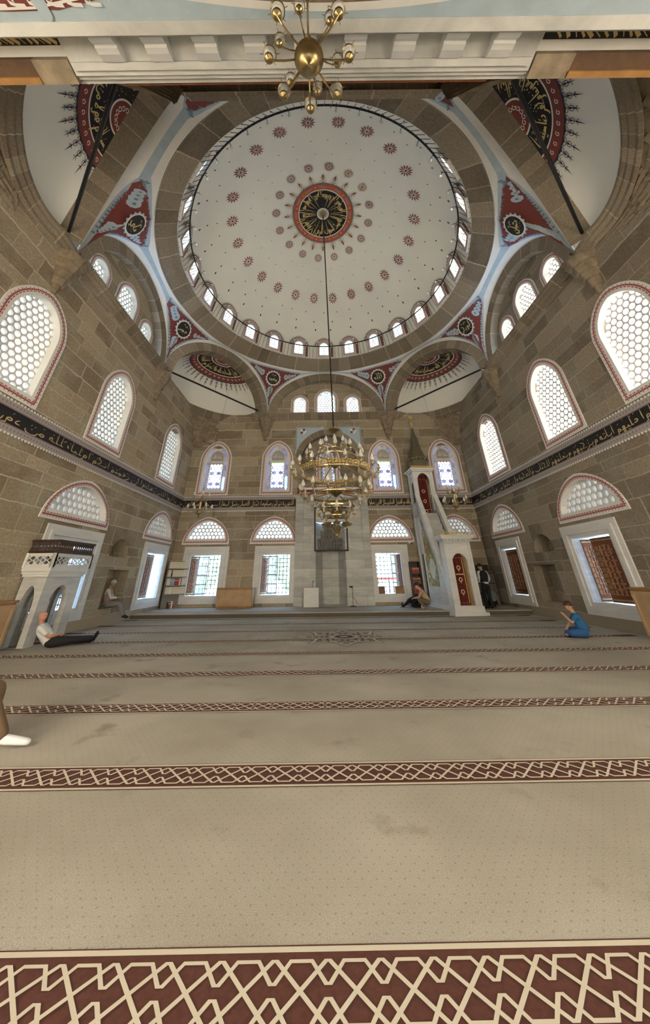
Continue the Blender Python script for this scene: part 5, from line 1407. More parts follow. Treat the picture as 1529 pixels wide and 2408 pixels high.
# ------------------------------------------------------------------ stone platform on the left with arched sides and dark rail
pl = empty('prayer_platform', (-7.82, 10.6, 0), 0, 'low marble platform on arched legs with dark latticed rail at the left edge', 'platform')
pw, pd, ph = .64, 1.4, 1.72
def arched_side(mb, M_, L, n_arch, m=0):
    w = L / n_arch
    for k in range(n_arch):
        x0 = -L / 2 + k * w; O = rect(x0, 0, x0 + w, ph); I = shift(arch_poly(w * .52, ph * .78, ph * .5), x0 + w / 2, .0); I = [(p[0], p[1] + .01) for p in I]
        allp = O + I
        mb.add([M_(p[0], 0, p[1]) for p in allp], geometry.tessellate_polygon([[Vector((p[0], p[1], 0)) for p in O], [Vector((p[0], p[1], 0)) for p in I]]), m)
        for j in range(1, len(I)): p, q = I[j], I[(j + 1) % len(I)]; mb.quad(M_(p[0], 0, p[1]), M_(q[0], 0, q[1]), M_(q[0], .16, q[1]), M_(p[0], .16, p[1]), m)
mb = MB()
arched_side(mb, lambda x, d, z: (x, -pd / 2 + d, z), pw, 1); arched_side(mb, lambda x, d, z: (pw / 2 - d, x, z), pd, 1); arched_side(mb, lambda x, d, z: (-pw / 2 + d, -x, z), pd, 1); arched_side(mb, lambda x, d, z: (x, pd / 2 - d, z), pw, 1)
pl_o = mb.build('arched_base', MAT['marble'], pl)
mb = MB()
for e, z0, z1 in ((.03, ph - .16, ph - .1), (.06, ph - .1, ph - .03), (.1, ph - .03, ph + .06)): mb.box(-pw / 2 - e, -pd / 2 - e, z0, pw / 2 + e, pd / 2 + e, z1)
mb.build('deck', MAT['marblew'], pl)
mb = MB(); E_ = .07; z0 = ph + .06; z1 = ph + .42
for a, b in (((-pw / 2 - E_, -pd / 2 - E_), (pw / 2 + E_, -pd / 2 - E_)), ((pw / 2 + E_, -pd / 2 - E_), (pw / 2 + E_, pd / 2 + E_)), ((-pw / 2 - E_, pd / 2 + E_), (pw / 2 + E_, pd / 2 + E_))):
    A = Vector((*a, 0)); Bv = Vector((*b, 0)); T = (Bv - A).normalized(); L = (Bv - A).length
    F_ = lambda x, z: tuple(A + T * x + Vector((0, 0, z)))
    mb.ribbon([(0, z0 + .04), (L, z0 + .04)], .08, F_, lift=.02); mb.ribbon([(0, z1 - .04), (L, z1 - .04)], .08, F_, lift=.02)
    n_ = int(L / .16)
    for k in range(n_):
        x = (k + .5) * L / n_; h = .08
        for pth in ([(x - h, z0 + .06), (x + h, (z0 + z1) / 2), (x - h, z1 - .06)], [(x + h, z0 + .06), (x - h, (z0 + z1) / 2), (x + h, z1 - .06)]): mb.ribbon(pth, .035, F_, lift=.006 * (1 if pth[0][0] < x else 2))
    for xx in (0, L): mb.tube([F_(xx, z0), F_(xx, z1)], .06, 6)
mb.build('pierced_parapet', MAT['marblew'], pl)
mb = MB(); z2 = z1 + .34
for a, b in (((-pw / 2 - E_, -pd / 2 - E_), (pw / 2 + E_, -pd / 2 - E_)), ((pw / 2 + E_, -pd / 2 - E_), (pw / 2 + E_, pd / 2 + E_))):
    A = Vector((*a, 0)); Bv = Vector((*b, 0)); T = (Bv - A).normalized(); L = (Bv - A).length; Nn = Vector((-T.y, T.x, 0))
    F_ = lambda x, z, d=0: tuple(A + T * x + Nn * d + Vector((0, 0, z)))
    for zz, h in ((z1 + .02, .05), (z2 - .03, .06)): 
        for d in (-.03, .03): mb.ribbon([(-.03, zz), (L + .03, zz)], h, lambda x, z, d=d: F_(x, z, d))
        mb.quad(F_(-.03, zz + h / 2, -.03), F_(L + .03, zz + h / 2, -.03), F_(L + .03, zz + h / 2, .03), F_(-.03, zz + h / 2, .03))
    n_ = int(L / .09)
    for k in range(n_):
        x = (k + .5) * L / n_
        mb.tube([F_(x - .04, z1 + .03), F_(x + .04, z2 - .04)], .018, 4); mb.tube([F_(x + .04, z1 + .03), F_(x - .04, z2 - .04)], .018, 4)
        mb.tube([F_(x, z1 + .03), F_(x, z2 - .04)], .022, 4)
    for zz in (z1 + .13, z1 + .22): mb.ribbon([(0, zz), (L, zz)], .03, F_)
mb.build('lattice_rail', MAT['woodd'], pl)
# ------------------------------------------------------------------ wooden cabinets
def cabinet(name, loc, rot, w, d, h, label, cat='cabinet'):
    o = empty(name, loc, rot, label, cat)
    mb = MB(); mb.box(-w / 2, 0, .06, w / 2, d, h - .05); mb.box(-w / 2 + .03, .03, 0, w / 2 - .03, d, .06); mb.build('carcass', MAT['wood'], o)
    mb = MB(); mb.box(-w / 2 - .03, -.04, h - .05, w / 2 + .03, d + .02, h); mb.build('top_board', MAT['wood'], o)
    n = 1 if cat == 'chest' else max(1, round(w / .8))
    for k in range(n):
        x0 = -w / 2 + w * k / n + .03; x1 = -w / 2 + w * (k + 1) / n - .03
        mb = MB(); mb.box(x0, -.025, .1, x1, 0, h - .09)
        for a in ((x0, .1, x0 + .07, h - .09), (x1 - .07, .1, x1, h - .09), (x0 + .07, h - .16, x1 - .07, h - .09), (x0 + .07, .1, x1 - .07, .18)): mb.box(a[0], -.045, a[1], a[2], -.0251, a[3])
        mb.build('panel_door', MAT['wood2'], o)
    return o
MAT['wood2'] = simple('light_oak', (.45, .30, .16), .5, var=.2, vscale=3)
cabinet('wooden_chest', (-4.4, YB - .85, PZ), 0, 1.75, .6, .86, 'wide low honey coloured wooden chest against the far wall between two windows', 'chest')
cabinet('wooden_cabinet', (-7.62, 8.72, 0), pi / 2, 1.25, .5, 1.05, 'honey wooden cabinet cut by the left edge of the photo beside the stone platform')
cabinet('wooden_cabinet', (8.2, 9.35, 0), -pi / 2, 1.35, .5, 1.15, 'honey wooden cabinet cut by the right edge of the photo beside the window')
# marble lectern slab with a microphone
lec = empty('lectern', (-.62, YB - .62, PZ), 0, 'small white marble lectern with a goose neck microphone, left in the marble bay', 'lectern')
mb = MB(); mb.box(-.37, -.02, .04, .37, .05, .82); mb.box(-.33, .05, 0, .33, .3, .74); mb.box(-.37, -.04, 0, .37, .1, .05); mb.build('slab', MAT['marblew'], lec)
mb = MB(); mb.tube([(.05, .12, .74), (.04, .10, .95), (.06, .04, 1.06), (.1, 0, 1.1)], .012, 6); mb.ball((.1, 0, 1.1), .03, 8, 6); mb.build('microphone', MAT['iron'], lec)
# thin stand right in the marble bay
st = empty('microphone_stand', (1.45, YB - .5, PZ), 0, 'thin black microphone stand by the marble niche wall', 'microphone stand')
mb = MB(); mb.lathe([(.001, 0), (.16, 0), (.16, .02), (.02, .04)], 14); mb.build('foot', MAT['iron'], st)
mb = MB(); mb.tube([(0, 0, .02), (0, 0, .78), (-.06, -.02, .84)], .012, 6); mb.tube([(0, 0, .4), (.16, -.05, .25), (.2, -.06, .1)], .01, 5); mb.build('pole', MAT['iron'], st)
mb = MB(); mb.box(-.14, -.05, .80, .02, .03, .88); mb.build('microphone_head', MAT['iron'], st)
# security camera
sc_ = empty('security_camera', (4.76, YB - .02, 2.98), 0, 'small white dome security camera on the far wall beside the pulpit', 'security camera')
mb = MB(); mb.box(-.12, -.1, .06, .12, .02, .16); mb.build('bracket', MAT['plaster'], sc_)
mb = MB(); mb.ball((0, -.1, .05), .09, 12, 8, 0); mb.ball((.03, -.155, .02), .045, 8, 6, 1); mb.build('camera_dome', [MAT['plaster'], MAT['black']], sc_)
# reading boxes on the sill
for k, (x, w) in enumerate(((3.02, .32), (3.93, .42))):
    mb = MB(); mb.box(-w / 2, -.12, 0, w / 2, .12, .3); mb.box(-w / 2 - .02, -.14, .3, w / 2 + .02, .14, .33)
    o = mb.build('wooden_box', MAT['woodr'] if k == 0 else MAT['wood'], loc=(x, YB + .14, OZ0 + .005))
    tag(o, ['dark brown wooden box on the left end of the sill right of the marble bay', 'honey wooden box on the right end of the sill right of the marble bay'][k], 'box')
# ------------------------------------------------------------------ bookshelves with single books
BK = [simple('cream_book', (.62, .56, .44), .7), simple('dark_book', (.05, .045, .04), .6), simple('blue_book', (.22, .34, .45), .6), simple('red_book', (.36, .03, .03), .6), simple('white_book', (.75, .73, .68), .6), simple('brown_book', (.20, .10, .05), .6)]
bk0 = {}
NUM = ['first', 'second', 'third', 'fourth', 'fifth', 'sixth', 'seventh', 'eighth', 'ninth', 'tenth', 'eleventh', 'twelfth', 'thirteenth', 'fourteenth']
def book(loc, rz, c, h, t, label, group):
    key = (c, round(h, 2), round(t, 3))
    if key not in bk0:
        mb = MB(); mb.box(-t / 2, 0, 0, t / 2, .16, h, 0); mb.box(-t / 2 + .006, .01, h - .001, t / 2 - .006, .15, h + .003, 1); mb.ribbon([(-t / 2, h * .75), (t / 2, h * .75)], .03, lambda x, z: (x, -.002, z), 2)
        o = mb.build('book', [BK[c], MAT['plaster'], MAT['goldp']]); bk0[key] = o
    else: o = bk0[key].copy(); COL.objects.link(o)
    o.location = loc; o.rotation_euler = (0, 0, rz); tag(o, label, 'book', group)
a = radians(40); c_, s_ = cos(a), sin(a); ox, oy = WL + .98, YB - .42
sh = empty('corner_bookshelf', (ox - .35, oy, PZ), a, 'brown corner bookshelf full of books in the far left corner', 'bookshelf')
shz = [.62, 1.0, 1.38, 1.76]
for z in shz:
    mb = MB(); mb.poly([(-.5, -.02, z), (.5, -.02, z), (.5, .1, z), (.08, .42, z), (-.08, .42, z), (-.5, .1, z)]); mb.poly([(-.5, -.02, z - .04), (.5, -.02, z - .04), (.5, .1, z - .04), (.08, .42, z - .04), (-.08, .42, z - .04), (-.5, .1, z - .04)][::-1]); mb.quad((-.5, -.02, z - .04), (.5, -.02, z - .04), (.5, -.02, z), (-.5, -.02, z)); mb.build('shelf_board', MAT['grey'], sh)
mb = MB(); mb.box(-.5, .14, 0, -.47, .18, 2.1); mb.box(.47, .14, 0, .5, .18, 2.1); mb.quad((-.5, .2, 0), (.5, .2, 0), (.5, .2, 2.1), (-.5, .2, 2.1)); mb.build('back_board', MAT['grey'], sh)
rowc = [[0] * 4 + [0] * 9, [0, 0, 1, 0, 0, 0, 0, 0, 0, 0, 0, 0, 0], [0, 0, 2, 2, 2, 3, 3, 3, 0], [0, 0, 0, 4, 0, 0, 0, 0, 0, 0, 0, 0, 0]]
rnd = random.Random(11)
RN = ['top', 'second', 'third', 'lowest']
CN_ = ['cream', 'black', 'blue grey', 'red', 'white', 'brown']
def shelf_row(org, ang, x0, z, cols, rn, where, dy=.0):
    x = x0; ca, sa = cos(ang), sin(ang)
    cnt = {}
    for c in cols: cnt[c] = cnt.get(c, 0) + 1
    idx = {}
    for c in cols:
        t = .062 if cnt[c] > 6 else .07; h = .30 if c in (0, 4) else .28
        idx[c] = idx.get(c, 0) + 1
        lab = '%s %s book from left on the %s shelf %s' % (NUM[idx[c] - 1], CN_[c], rn, where) if cnt[c] > 1 else '%s book on the %s shelf %s' % (CN_[c], rn, where)
        px = x + t / 2; book((org[0] + px * ca - dy * sa, org[1] + px * sa + dy * ca, z), ang, c, h, t, lab, 'books %s' % where); x += t + .006
for r, z in enumerate(reversed(shz)):
    shelf_row((ox - .35, oy), a, -.455, PZ + z + .001, rowc[r], RN[r], 'of the far left bookcase')
shelf_row((ox - .35, oy), a, -.2, PZ, [1, 5, 4, 3], 'floor', 'below the far left bookcase')
# tall dark bookcase left of the pulpit
bc = empty('bookcase', (4.79, YB - .42, PZ), 0, 'narrow dark bookcase of red books between window and pulpit', 'bookcase')
mb = MB(); mb.box(-.24, .0, 0, -.21, .38, 1.95); mb.box(.21, 0, 0, .24, .38, 1.95); mb.box(-.24, .35, 0, .24, .38, 1.95); mb.box(-.24, 0, 1.92, .24, .38, 1.95); mb.build('carcass', MAT['woodd'], bc)
for z in (0.04, .5, .95, 1.4):
    mb = MB(); mb.box(-.21, .02, z - .03, .21, .36, z); mb.build('shelf_board', MAT['woodd'], bc)
for z, cols, rn in ((1.4, [3, 5, 3, 5, 3], 'top'), (.95, [5, 3, 1, 3, 5], 'second'), (.5, [3, 3, 3, 3, 3], 'third'), (.04, [5, 1, 5, 1, 5], 'lowest')): shelf_row((4.80, YB - .42), 0, -.19, PZ + z + .001, cols, rn, 'of the dark narrow bookcase', .06)
# shelf in the far right corner with a black box
cs = empty('corner_shelf', (WR - .62, YB - .5, PZ), radians(-32), 'dark corner shelf with vases in the far right corner', 'shelf')
for z in (.5, .95, 1.4): mb = MB(); mb.box(-.5, 0, z - .04, .5, .34, z); mb.build('shelf_board', MAT['woodd'], cs)
mb = MB(); mb.box(-.5, .3, 0, .5, .34, 1.45); mb.box(-.5, .0, 0, -.46, .32, 1.45); mb.box(.46, 0, 0, .5, .32, 1.45); mb.build('back_board', MAT['grey'], cs)
def on_cs(x, y): return (WR - .62 + x * cos(radians(-32)) - y * sin(radians(-32)), YB - .5 + x * sin(radians(-32)) + y * cos(radians(-32)))
mb = MB(); mb.box(-.3, 0, 0, .3, .25, .3); mb.box(-.28, -.01, .03, .28, 0, .27); o = mb.build('loudspeaker', MAT['black'], loc=(*on_cs(0.0, .05), PZ + 1.451), rotz=radians(-32)); tag(o, 'black box loudspeaker on top of the corner shelf at the far right', 'loudspeaker')
for k, x in enumerate((-.3, -.1)):
    mb = MB(); mb.lathe([(.001, 0), (.06, .0), (.09, .1), (.06, .2), (.04, .24), (.055, .27)], 12); o = mb.build('vase', MAT['plaster'], loc=(*on_cs(x, .14), PZ + .951)); tag(o, ['left one of the two white vases on the far right corner shelf', 'right one of the two white vases on the far right corner shelf'][k], 'vase', 'white vases')
# ------------------------------------------------------------------ outside the windows
mb = MB(); mb.quad((-40, YB + .7, -.4), (40, YB + .7, -.4), (40, 60, -.4), (-40, 60, -.4)); o = mb.build('garden_path', simple('pale_paving', (.55, .46, .42), .9, var=.15)); tag(o, 'pale paving outside the far windows', 'paving', kind='structure')
def tree(x, y, h, r, col, label):
    o = empty('tree', (x, y, -.4), 0, label, 'tree', 'trees outside the far windows'); mb = MB(); mb.tube([(0, 0, 0), (.1, 0, h * .5)], [.16, .1], 8); mb.build('trunk', MAT['woodr'], o)
    mb = MB(); rnd = random.Random(int(x * 10))
    for k in range(900):
        a, b = rnd.uniform(0, 2 * pi), rnd.uniform(-1, 1); q = r * rnd.uniform(.55, 1) * sqrt(1 - b * b); px, py, pz = q * cos(a), q * sin(a), h * .62 + b * h * .42
        s = .17; u = Vector((rnd.uniform(-1, 1), rnd.uniform(-1, 1), rnd.uniform(-1, 1))).normalized() * s; v = u.orthogonal().normalized() * s * .6
        p = Vector((px, py, pz)); mb.quad(p - u, p - v, p + u, p + v)
    mb.build('crown', col, o)
GL_=0; G1 = simple('leaf_green', (.34, .46, .22), .8); G2 = simple('pale_leaf_green', (.50, .60, .36), .8)
for k, (x, y, h, r, c) in enumerate(((-9.5, 27, 4.6, 2.3, 0), (-5.2, 30, 5.5, 2.6, 1), (-1.8, 27.5, 4.2, 2.0, 0), (3.9, 31, 5.4, 2.4, 1), (9.2, 28, 4.8, 2.2, 0), (-.6, 36, 5.5, 2.5, 1))):
    tree(x, y, h, r, (G1, G2)[c], ['leafy green tree outside the window by the corner bookshelf', 'pale green tree seen through the window by the wooden chest', 'green tree seen through the window left of the marble bay', 'pale green tree outside the window right of the marble bay', 'green tree hidden beyond the pulpit wall', 'pale tree farthest behind the marble bay'][k])
us = empty('garden_umbrella', (4.6, 26.0, -.4), 0, 'red and white garden umbrella outside the window right of the marble bay', 'umbrella')
mb = MB(); mb.tube([(0, 0, 0), (0, 0, 2.3)], .03, 6); mb.build('pole', MAT['iron'], us)
mb = MB(); mb.lathe([(1.5, 1.75), (1.1, 2.0), (.6, 2.22), (.05, 2.35)], 16); mb.lathe([(1.52, 1.62), (1.52, 1.77)], 16, m=1); mb.build('canopy', [MAT['plaster'], simple('red_canvas', (.75, .08, .04), .7)], us)
# ------------------------------------------------------------------ people: one continuous skinned body each, clothes as children
def skin(name, chains, parent, mat, sub=2):
    """chains: lists of (point, radius); a chain may start with an existing point name"""
    V = []; R = []; E = []; named = {}
    for ch_ in chains:
        prev = None
        for it in ch_:
            if isinstance(it, str): prev = named[it]; continue
            p, r = it[0], it[1]; V.append(tuple(p)); R.append(r); i = len(V) - 1
            if len(it) > 2: named[it[2]] = i
            if prev is not None: E.append((prev, i))
            prev = i
    me = bpy.data.meshes.new(name); me.from_pydata(V, E, []); me.materials.append(mat)
    o = bpy.data.objects.new(name, me); COL.objects.link(o)
    m = o.modifiers.new('skin', 'SKIN'); m.use_smooth_shade = True
    sv = me.skin_vertices[0].data if me.skin_vertices else None
    if sv is None:
        bpy.context.view_layer.objects.active = o; bpy.ops.mesh.customdata_skin_add(); sv = me.skin_vertices[0].data
    for i, r in enumerate(R):
        rr = r if isinstance(r, tuple) else (r, r); sv[i].radius = rr; sv[i].use_root = (i == 0)
    m2 = o.modifiers.new('sub', 'SUBSURF'); m2.levels = sub; m2.render_levels = sub
    if parent: o.parent = parent
    return o
def lerpv(a, b, t): return Vector(a).lerp(Vector(b), t)
SKIN_ = simple('skin', (.46, .27, .18), .55); SKIN2 = simple('ruddy_skin', (.50, .25, .17), .5)
HAIRS = dict(black=simple('black_hair', (.012, .01, .009), .7), white=simple('white_hair', (.62, .60, .57), .8), brown=simple('brown_hair', (.06, .022, .018), .7), bald=None)
def person(loc, rz, J, label, shirt, trousers, shoe, hair, sleeve='short', skinm=None, sk=1.0, vest=None, belly=1.0, root=None):
    """J: joints in metres, the figure faces local +Y, z up. keys pelvis chest neck head lsh lel lwr rsh rel rwr lhip lkn lan lto rhip rkn ran rto"""
    o = empty('person', loc, rz, label, 'person'); sm = skinm or SKIN_
    J = {k: Vector(v) for k, v in J.items()}
    hd = J['head']; up = (hd - J['neck']).normalized(); f = J.get('look', Vector((0, 1, 0)));
    f = (f - up * f.dot(up)).normalized(); side = f.cross(up)
    waist = lerpv(J['pelvis'], J['chest'], .5)
    C = [[(J['pelvis'], (.13 * sk, .11 * sk), 'pelvis'), (waist, (.125 * sk, .10 * sk * belly)), (J['chest'], (.145 * sk, .105 * sk), 'chest'), (J['neck'], .054 * sk, 'neck'), (hd - up * .075 * sk, .058 * sk), (hd - up * .045 * sk + f * .012, (.074 * sk, .088 * sk), 'jaw'), (hd + up * .025 * sk, (.092 * sk, .108 * sk), 'head'), (hd + up * .10 * sk - f * .01, (.080 * sk, .092 * sk))]]
    C.append(['head', (hd + f * .085 * sk - up * .0, .020 * sk), (hd + f * .105 * sk - up * .02, .014 * sk)])          # nose
    for s in (1, -1): C.append(['head', (hd + side * s * .082 * sk - up * .005, .016 * sk), (hd + side * s * .096 * sk + up * .015, .010 * sk)])   # ears
    for s in 'lr':
        C.append(['chest', (J[s + 'sh'], .056 * sk), (lerpv(J[s + 'sh'], J[s + 'el'], .5), .047 * sk), (J[s + 'el'], .038 * sk), (lerpv(J[s + 'el'], J[s + 'wr'], .4), .036 * sk), (J[s + 'wr'], .026 * sk, s + 'wr')])
        d = (J[s + 'wr'] - J[s + 'el']).normalized(); u = Vector((0, 0, 1)) if abs(d.z) < .8 else Vector((0, 1, 0)); b = d.cross(u).normalized(); n = b.cross(d).normalized()
        palm = J[s + 'wr'] + d * .055 * sk
        C.append([s + 'wr', (palm, (.034 * sk, .018 * sk), s + 'palm')])
        for k, ln in enumerate((.075, .085, .08, .062)):
            q = palm + d * .03 * sk + b * (k - 1.5) * .019 * sk
            C.append([s + 'palm', (q, .0095 * sk), (q + d * ln * .5 * sk - n * .008, .0085 * sk), (q + d * ln * .8 * sk - n * .03 * sk, .0075 * sk)])
        q = palm - d * .02 * sk - b * .036 * sk; C.append([s + 'wr', (q, .011 * sk), (q - b * .02 * sk + d * .04 * sk, .009 * sk)])
        kn, an, hp, to = J[s + 'kn'], J[s + 'an'], J[s + 'hip'], J[s + 'to']
        C.append(['pelvis', (hp, .088 * sk), (lerpv(hp, kn, .5), .074 * sk), (kn, .055 * sk), (lerpv(kn, an, .35), .053 * sk), (an, .034 * sk), (lerpv(an, to, .55), (.040 * sk, .026 * sk)), (to, (.034 * sk, .018 * sk))])
    skin('body', C, o, sm)
    e = .018 * sk
    T = [[(J['pelvis'] - (J['chest'] - J['pelvis']) * .12, (.172 * sk, .152 * sk), 'p'), (J['pelvis'] + (J['chest'] - J['pelvis']) * .2, (.172 * sk, .150 * sk)), (waist, (.168 * sk, .142 * sk * belly)), (J['chest'], (.185 * sk, .142 * sk), 'c'), (lerpv(J['chest'], J['neck'], .72), .088 * sk)]]
    for s in 'lr':
        L = ['c', (J[s + 'sh'], .070 * sk), (lerpv(J[s + 'sh'], J[s + 'el'], .55), .061 * sk), (lerpv(J[s + 'sh'], J[s + 'el'], .8), .056 * sk)]
        if sleeve == 'long': L += [(J[s + 'el'], .052 * sk), (lerpv(J[s + 'el'], J[s + 'wr'], .5), .046 * sk), (lerpv(J[s + 'el'], J[s + 'wr'], .93), .036 * sk)]
        T.append(L)
    skin('shirt', T, o, shirt)
    if vest:
        skin('waistcoat', [[(J['pelvis'] - (J['chest'] - J['pelvis']) * .05, (.19 * sk, .17 * sk)), (waist, (.182 * sk, .158 * sk)), (J['chest'], (.205 * sk, .165 * sk), 'c'), (lerpv(J['chest'], J['neck'], .6), .15 * sk), (lerpv(J['chest'], J['neck'], .95), .09 * sk)], ['c', (lerpv(J['chest'], J['lsh'], .85), .098 * sk)], ['c', (lerpv(J['chest'], J['rsh'], .85), .098 * sk)]], o, vest)
    P = [[(J['pelvis'], (.165 * sk, .148 * sk), 'p'), (J['pelvis'] + (J['chest'] - J['pelvis']) * .34, (.152 * sk, .13 * sk))]]
    for s in 'lr':
        kn, an, hp = J[s + 'kn'], J[s + 'an'], J[s + 'hip']
        P.append(['p', (hp, .118 * sk), (lerpv(hp, kn, .5), .102 * sk), (kn, .082 * sk), (lerpv(kn, an, .5), .070 * sk), (lerpv(kn, an, 1.03), .060 * sk)])
    skin('trousers', P, o, trousers)
    for s in 'lr':
        an, to = J[s + 'an'], J[s + 'to']; d = (to - an).normalized()
        if shoe: skin('shoe' if shoe is not MAT['sock'] else 'sock', [[(an - d * .03 * sk, .044 * sk), (lerpv(an, to, .5), (.050 * sk, .034 * sk)), (to + d * .02 * sk, (.042 * sk, .024 * sk))]], o, shoe, 2)
    hm = HAIRS.get(hair)
    mb = MB(); M3 = lambda x, y, z: tuple(hd + up * (.035 * sk) + side * x + f * y + up * z)
    if hm:
        r = .108 * sk; pts = []; F = []; nu, nv = 18, 7
        for j in range(nv + 1):
            for k in range(nu):
                a = 2 * pi * k / nu; back = .5 - .5 * sin(a); t = (j / nv) * (radians(72) + radians(52) * back)
                pts.append(M3(r * sin(t) * cos(a) * .93, r * sin(t) * sin(a) * 1.05, r * cos(t)))
        for j in range(nv):
            for k in range(nu): F.append((j * nu + k, j * nu + (k + 1) % nu, (j + 1) * nu + (k + 1) % nu, (j + 1) * nu + k))
        mb.add(pts, F); mb.build('hair', hm, o, smooth=True)
    mb = MB(lambda x, y, z: tuple(hd + side * x + f * y + up * z))
    for s in (-1, 1): mb.ball((s * .034 * sk, .082 * sk, .025 * sk), .010 * sk, 6, 4, 0)
    mb.box(-.025 * sk, .078 * sk, -.052 * sk, .025 * sk, .09 * sk, -.044 * sk, 1); mb.build('eyes_and_mouth', [MAT['black'], MAT['red']], o)
    return o
MAT['sock'] = simple('white_sock', (.74, .75, .77), .9)
def legs(hz, kn, an, to): return dict(lhip=(-.1, 0, hz), rhip=(.1, 0, hz), lkn=kn[0], rkn=kn[1], lan=an[0], ran=an[1], lto=to[0], rto=to[1])
WHT = simple('white_shirt', (.62, .64, .65), .85); BLK = simple('black_cloth', (.012, .012, .015), .85); TAN = simple('tan_shirt', (.42, .30, .18), .85); OLV = simple('olive_trousers', (.13, .105, .07), .9)
BLU = simple('blue_shirt', (.02, .12, .28), .85); BEI = simple('beige_vest', (.40, .28, .20), .85); GRY = simple('grey_trousers', (.20, .19, .19), .85); BRN = simple('brown_trousers', (.15, .095, .055), .95)
def check_mat():
    m, nt, b = nodes('checked_shirt'); setin(b, Roughness=.85); tc = N(nt, 'ShaderNodeTexCoord'); c = None
    for ax in (0, 2):
        wv = N(nt, 'ShaderNodeTexWave', bands_direction='X' if ax == 0 else 'Z'); setin(wv, Scale=5.5); nt.links.new(tc.outputs['Object'], wv.inputs['Vector'])
        r = ramp(nt, wv.outputs['Fac'], .72, .8, (.42, .46, .42), (.05, .055, .06)); c = r if c is None else mixcol(nt, 1.0, c, r, 'MULTIPLY')
    g = mixcol(nt, .45, c, (.30, .33, .30)); nt.links.new(g, b.inputs['Base Color']); return m
CHK = check_mat()
# standing man seen from behind
J = dict(pelvis=(0, 0, .95), chest=(0, .03, 1.32), neck=(0, .06, 1.50), head=(0, .11, 1.63), lsh=(-.19, .03, 1.41), rsh=(.19, .03, 1.41), lel=(-.25, -.02, 1.13), rel=(.26, .0, 1.13), lwr=(-.2, .2, 1.0), rwr=(.22, .18, .98),
         lhip=(-.1, 0, .9), rhip=(.1, 0, .9), lkn=(-.12, .04, .5), rkn=(.12, .05, .5), lan=(-.11, 0, .08), ran=(.13, -.02, .08), lto=(-.12, .15, .03), rto=(.15, .12, .03), look=(0, 1, -.35))
person((7.25, 16.65, PZ), radians(8), J, 'standing person in black waistcoat over white sleeves, seen from behind right of the pulpit', WHT, BLK, BLK, 'black', 'long', vest=BLK, sk=1.04)
# crouching man in tan shirt facing left
J = dict(pelvis=(0, -.14, .26), chest=(0, .08, .62), neck=(0, .2, .78), head=(0, .28, .90), lsh=(-.19, .11, .69), rsh=(.19, .11, .69), lel=(-.22, .26, .45), rel=(.22, .26, .45), lwr=(-.08, .46, .42), rwr=(.08, .46, .42),
         lhip=(-.1, -.12, .26), rhip=(.1, -.12, .26), lkn=(-.16, .32, .42), rkn=(.16, .30, .40), lan=(-.14, .06, .08), ran=(.14, .04, .08), lto=(-.16, .22, .03), rto=(.16, .2, .03), look=(0, 1, -.6))
person((4.55, 16.95, PZ), radians(78), J, 'crouching person in tan shirt and olive trousers reading, in front of the pulpit side', TAN, OLV, None, 'black', sk=1.06)
# prostrating figure beside him
J = dict(pelvis=(0, -.28, .36), chest=(0, .12, .30), neck=(0, .3, .19), head=(0, .42, .12), lsh=(-.18, .17, .28), rsh=(.18, .17, .28), lel=(-.3, .34, .12), rel=(.3, .34, .12), lwr=(-.2, .52, .04), rwr=(.2, .52, .04),
         lhip=(-.1, -.28, .34), rhip=(.1, -.28, .34), lkn=(-.14, .05, .08), rkn=(.14, .05, .08), lan=(-.11, -.38, .07), ran=(.11, -.38, .07), lto=(-.11, -.46, .02), rto=(.11, -.46, .02), look=(0, .3, -1))
person((4.2, 17.9, PZ), radians(70), J, 'person in dark clothes bowed to the carpet beside the crouching person', BLK, BLK, MAT['sock'], 'brown', 'long')
# kneeling person in checked shirt, bent forward, seen from behind
J = dict(pelvis=(0, -.1, .22), chest=(.02, .12, .54), neck=(.03, .3, .62), head=(.04, .42, .62), lsh=(-.19, .17, .56), rsh=(.2, .17, .56), lel=(-.3, .24, .3), rel=(.3, .24, .3), lwr=(-.22, .42, .16), rwr=(.24, .42, .16),
         lhip=(-.1, -.1, .22), rhip=(.1, -.1, .22), lkn=(-.2, .26, .09), rkn=(.2, .26, .09), lan=(-.12, -.16, .07), ran=(.12, -.16, .07), lto=(-.12, -.26, .03), rto=(.12, -.26, .03), look=(0, .6, -1))
person((7.7, 17.35, PZ), radians(-10), J, 'kneeling person in checked shirt bent forward under the far right window', CHK, BLK, None, 'white', 'long', sk=1.2)
# boy sitting cross-legged
J = dict(pelvis=(0, -.08, .13), chest=(0, -.0, .42), neck=(0, .05, .57), head=(0, .1, .69), lsh=(-.15, .02, .50), rsh=(.15, .02, .50), lel=(-.2, .16, .33), rel=(.2, .16, .33), lwr=(-.06, .26, .48), rwr=(.12, .28, .2),
         lhip=(-.09, -.06, .12), rhip=(.09, -.06, .12), lkn=(-.3, .26, .12), rkn=(.3, .26, .12), lan=(.08, .3, .07), ran=(-.08, .36, .06), lto=(.2, .3, .05), rto=(-.2, .34, .05), look=(-.1, 1, -.3))
person((6.85, 10.5, 0), radians(62), J, 'boy in blue and white shirt sitting on the carpet at the right', BLU, simple('blue_trousers', (.025, .09, .25), .85), None, 'brown', sk=.98, vest=None)
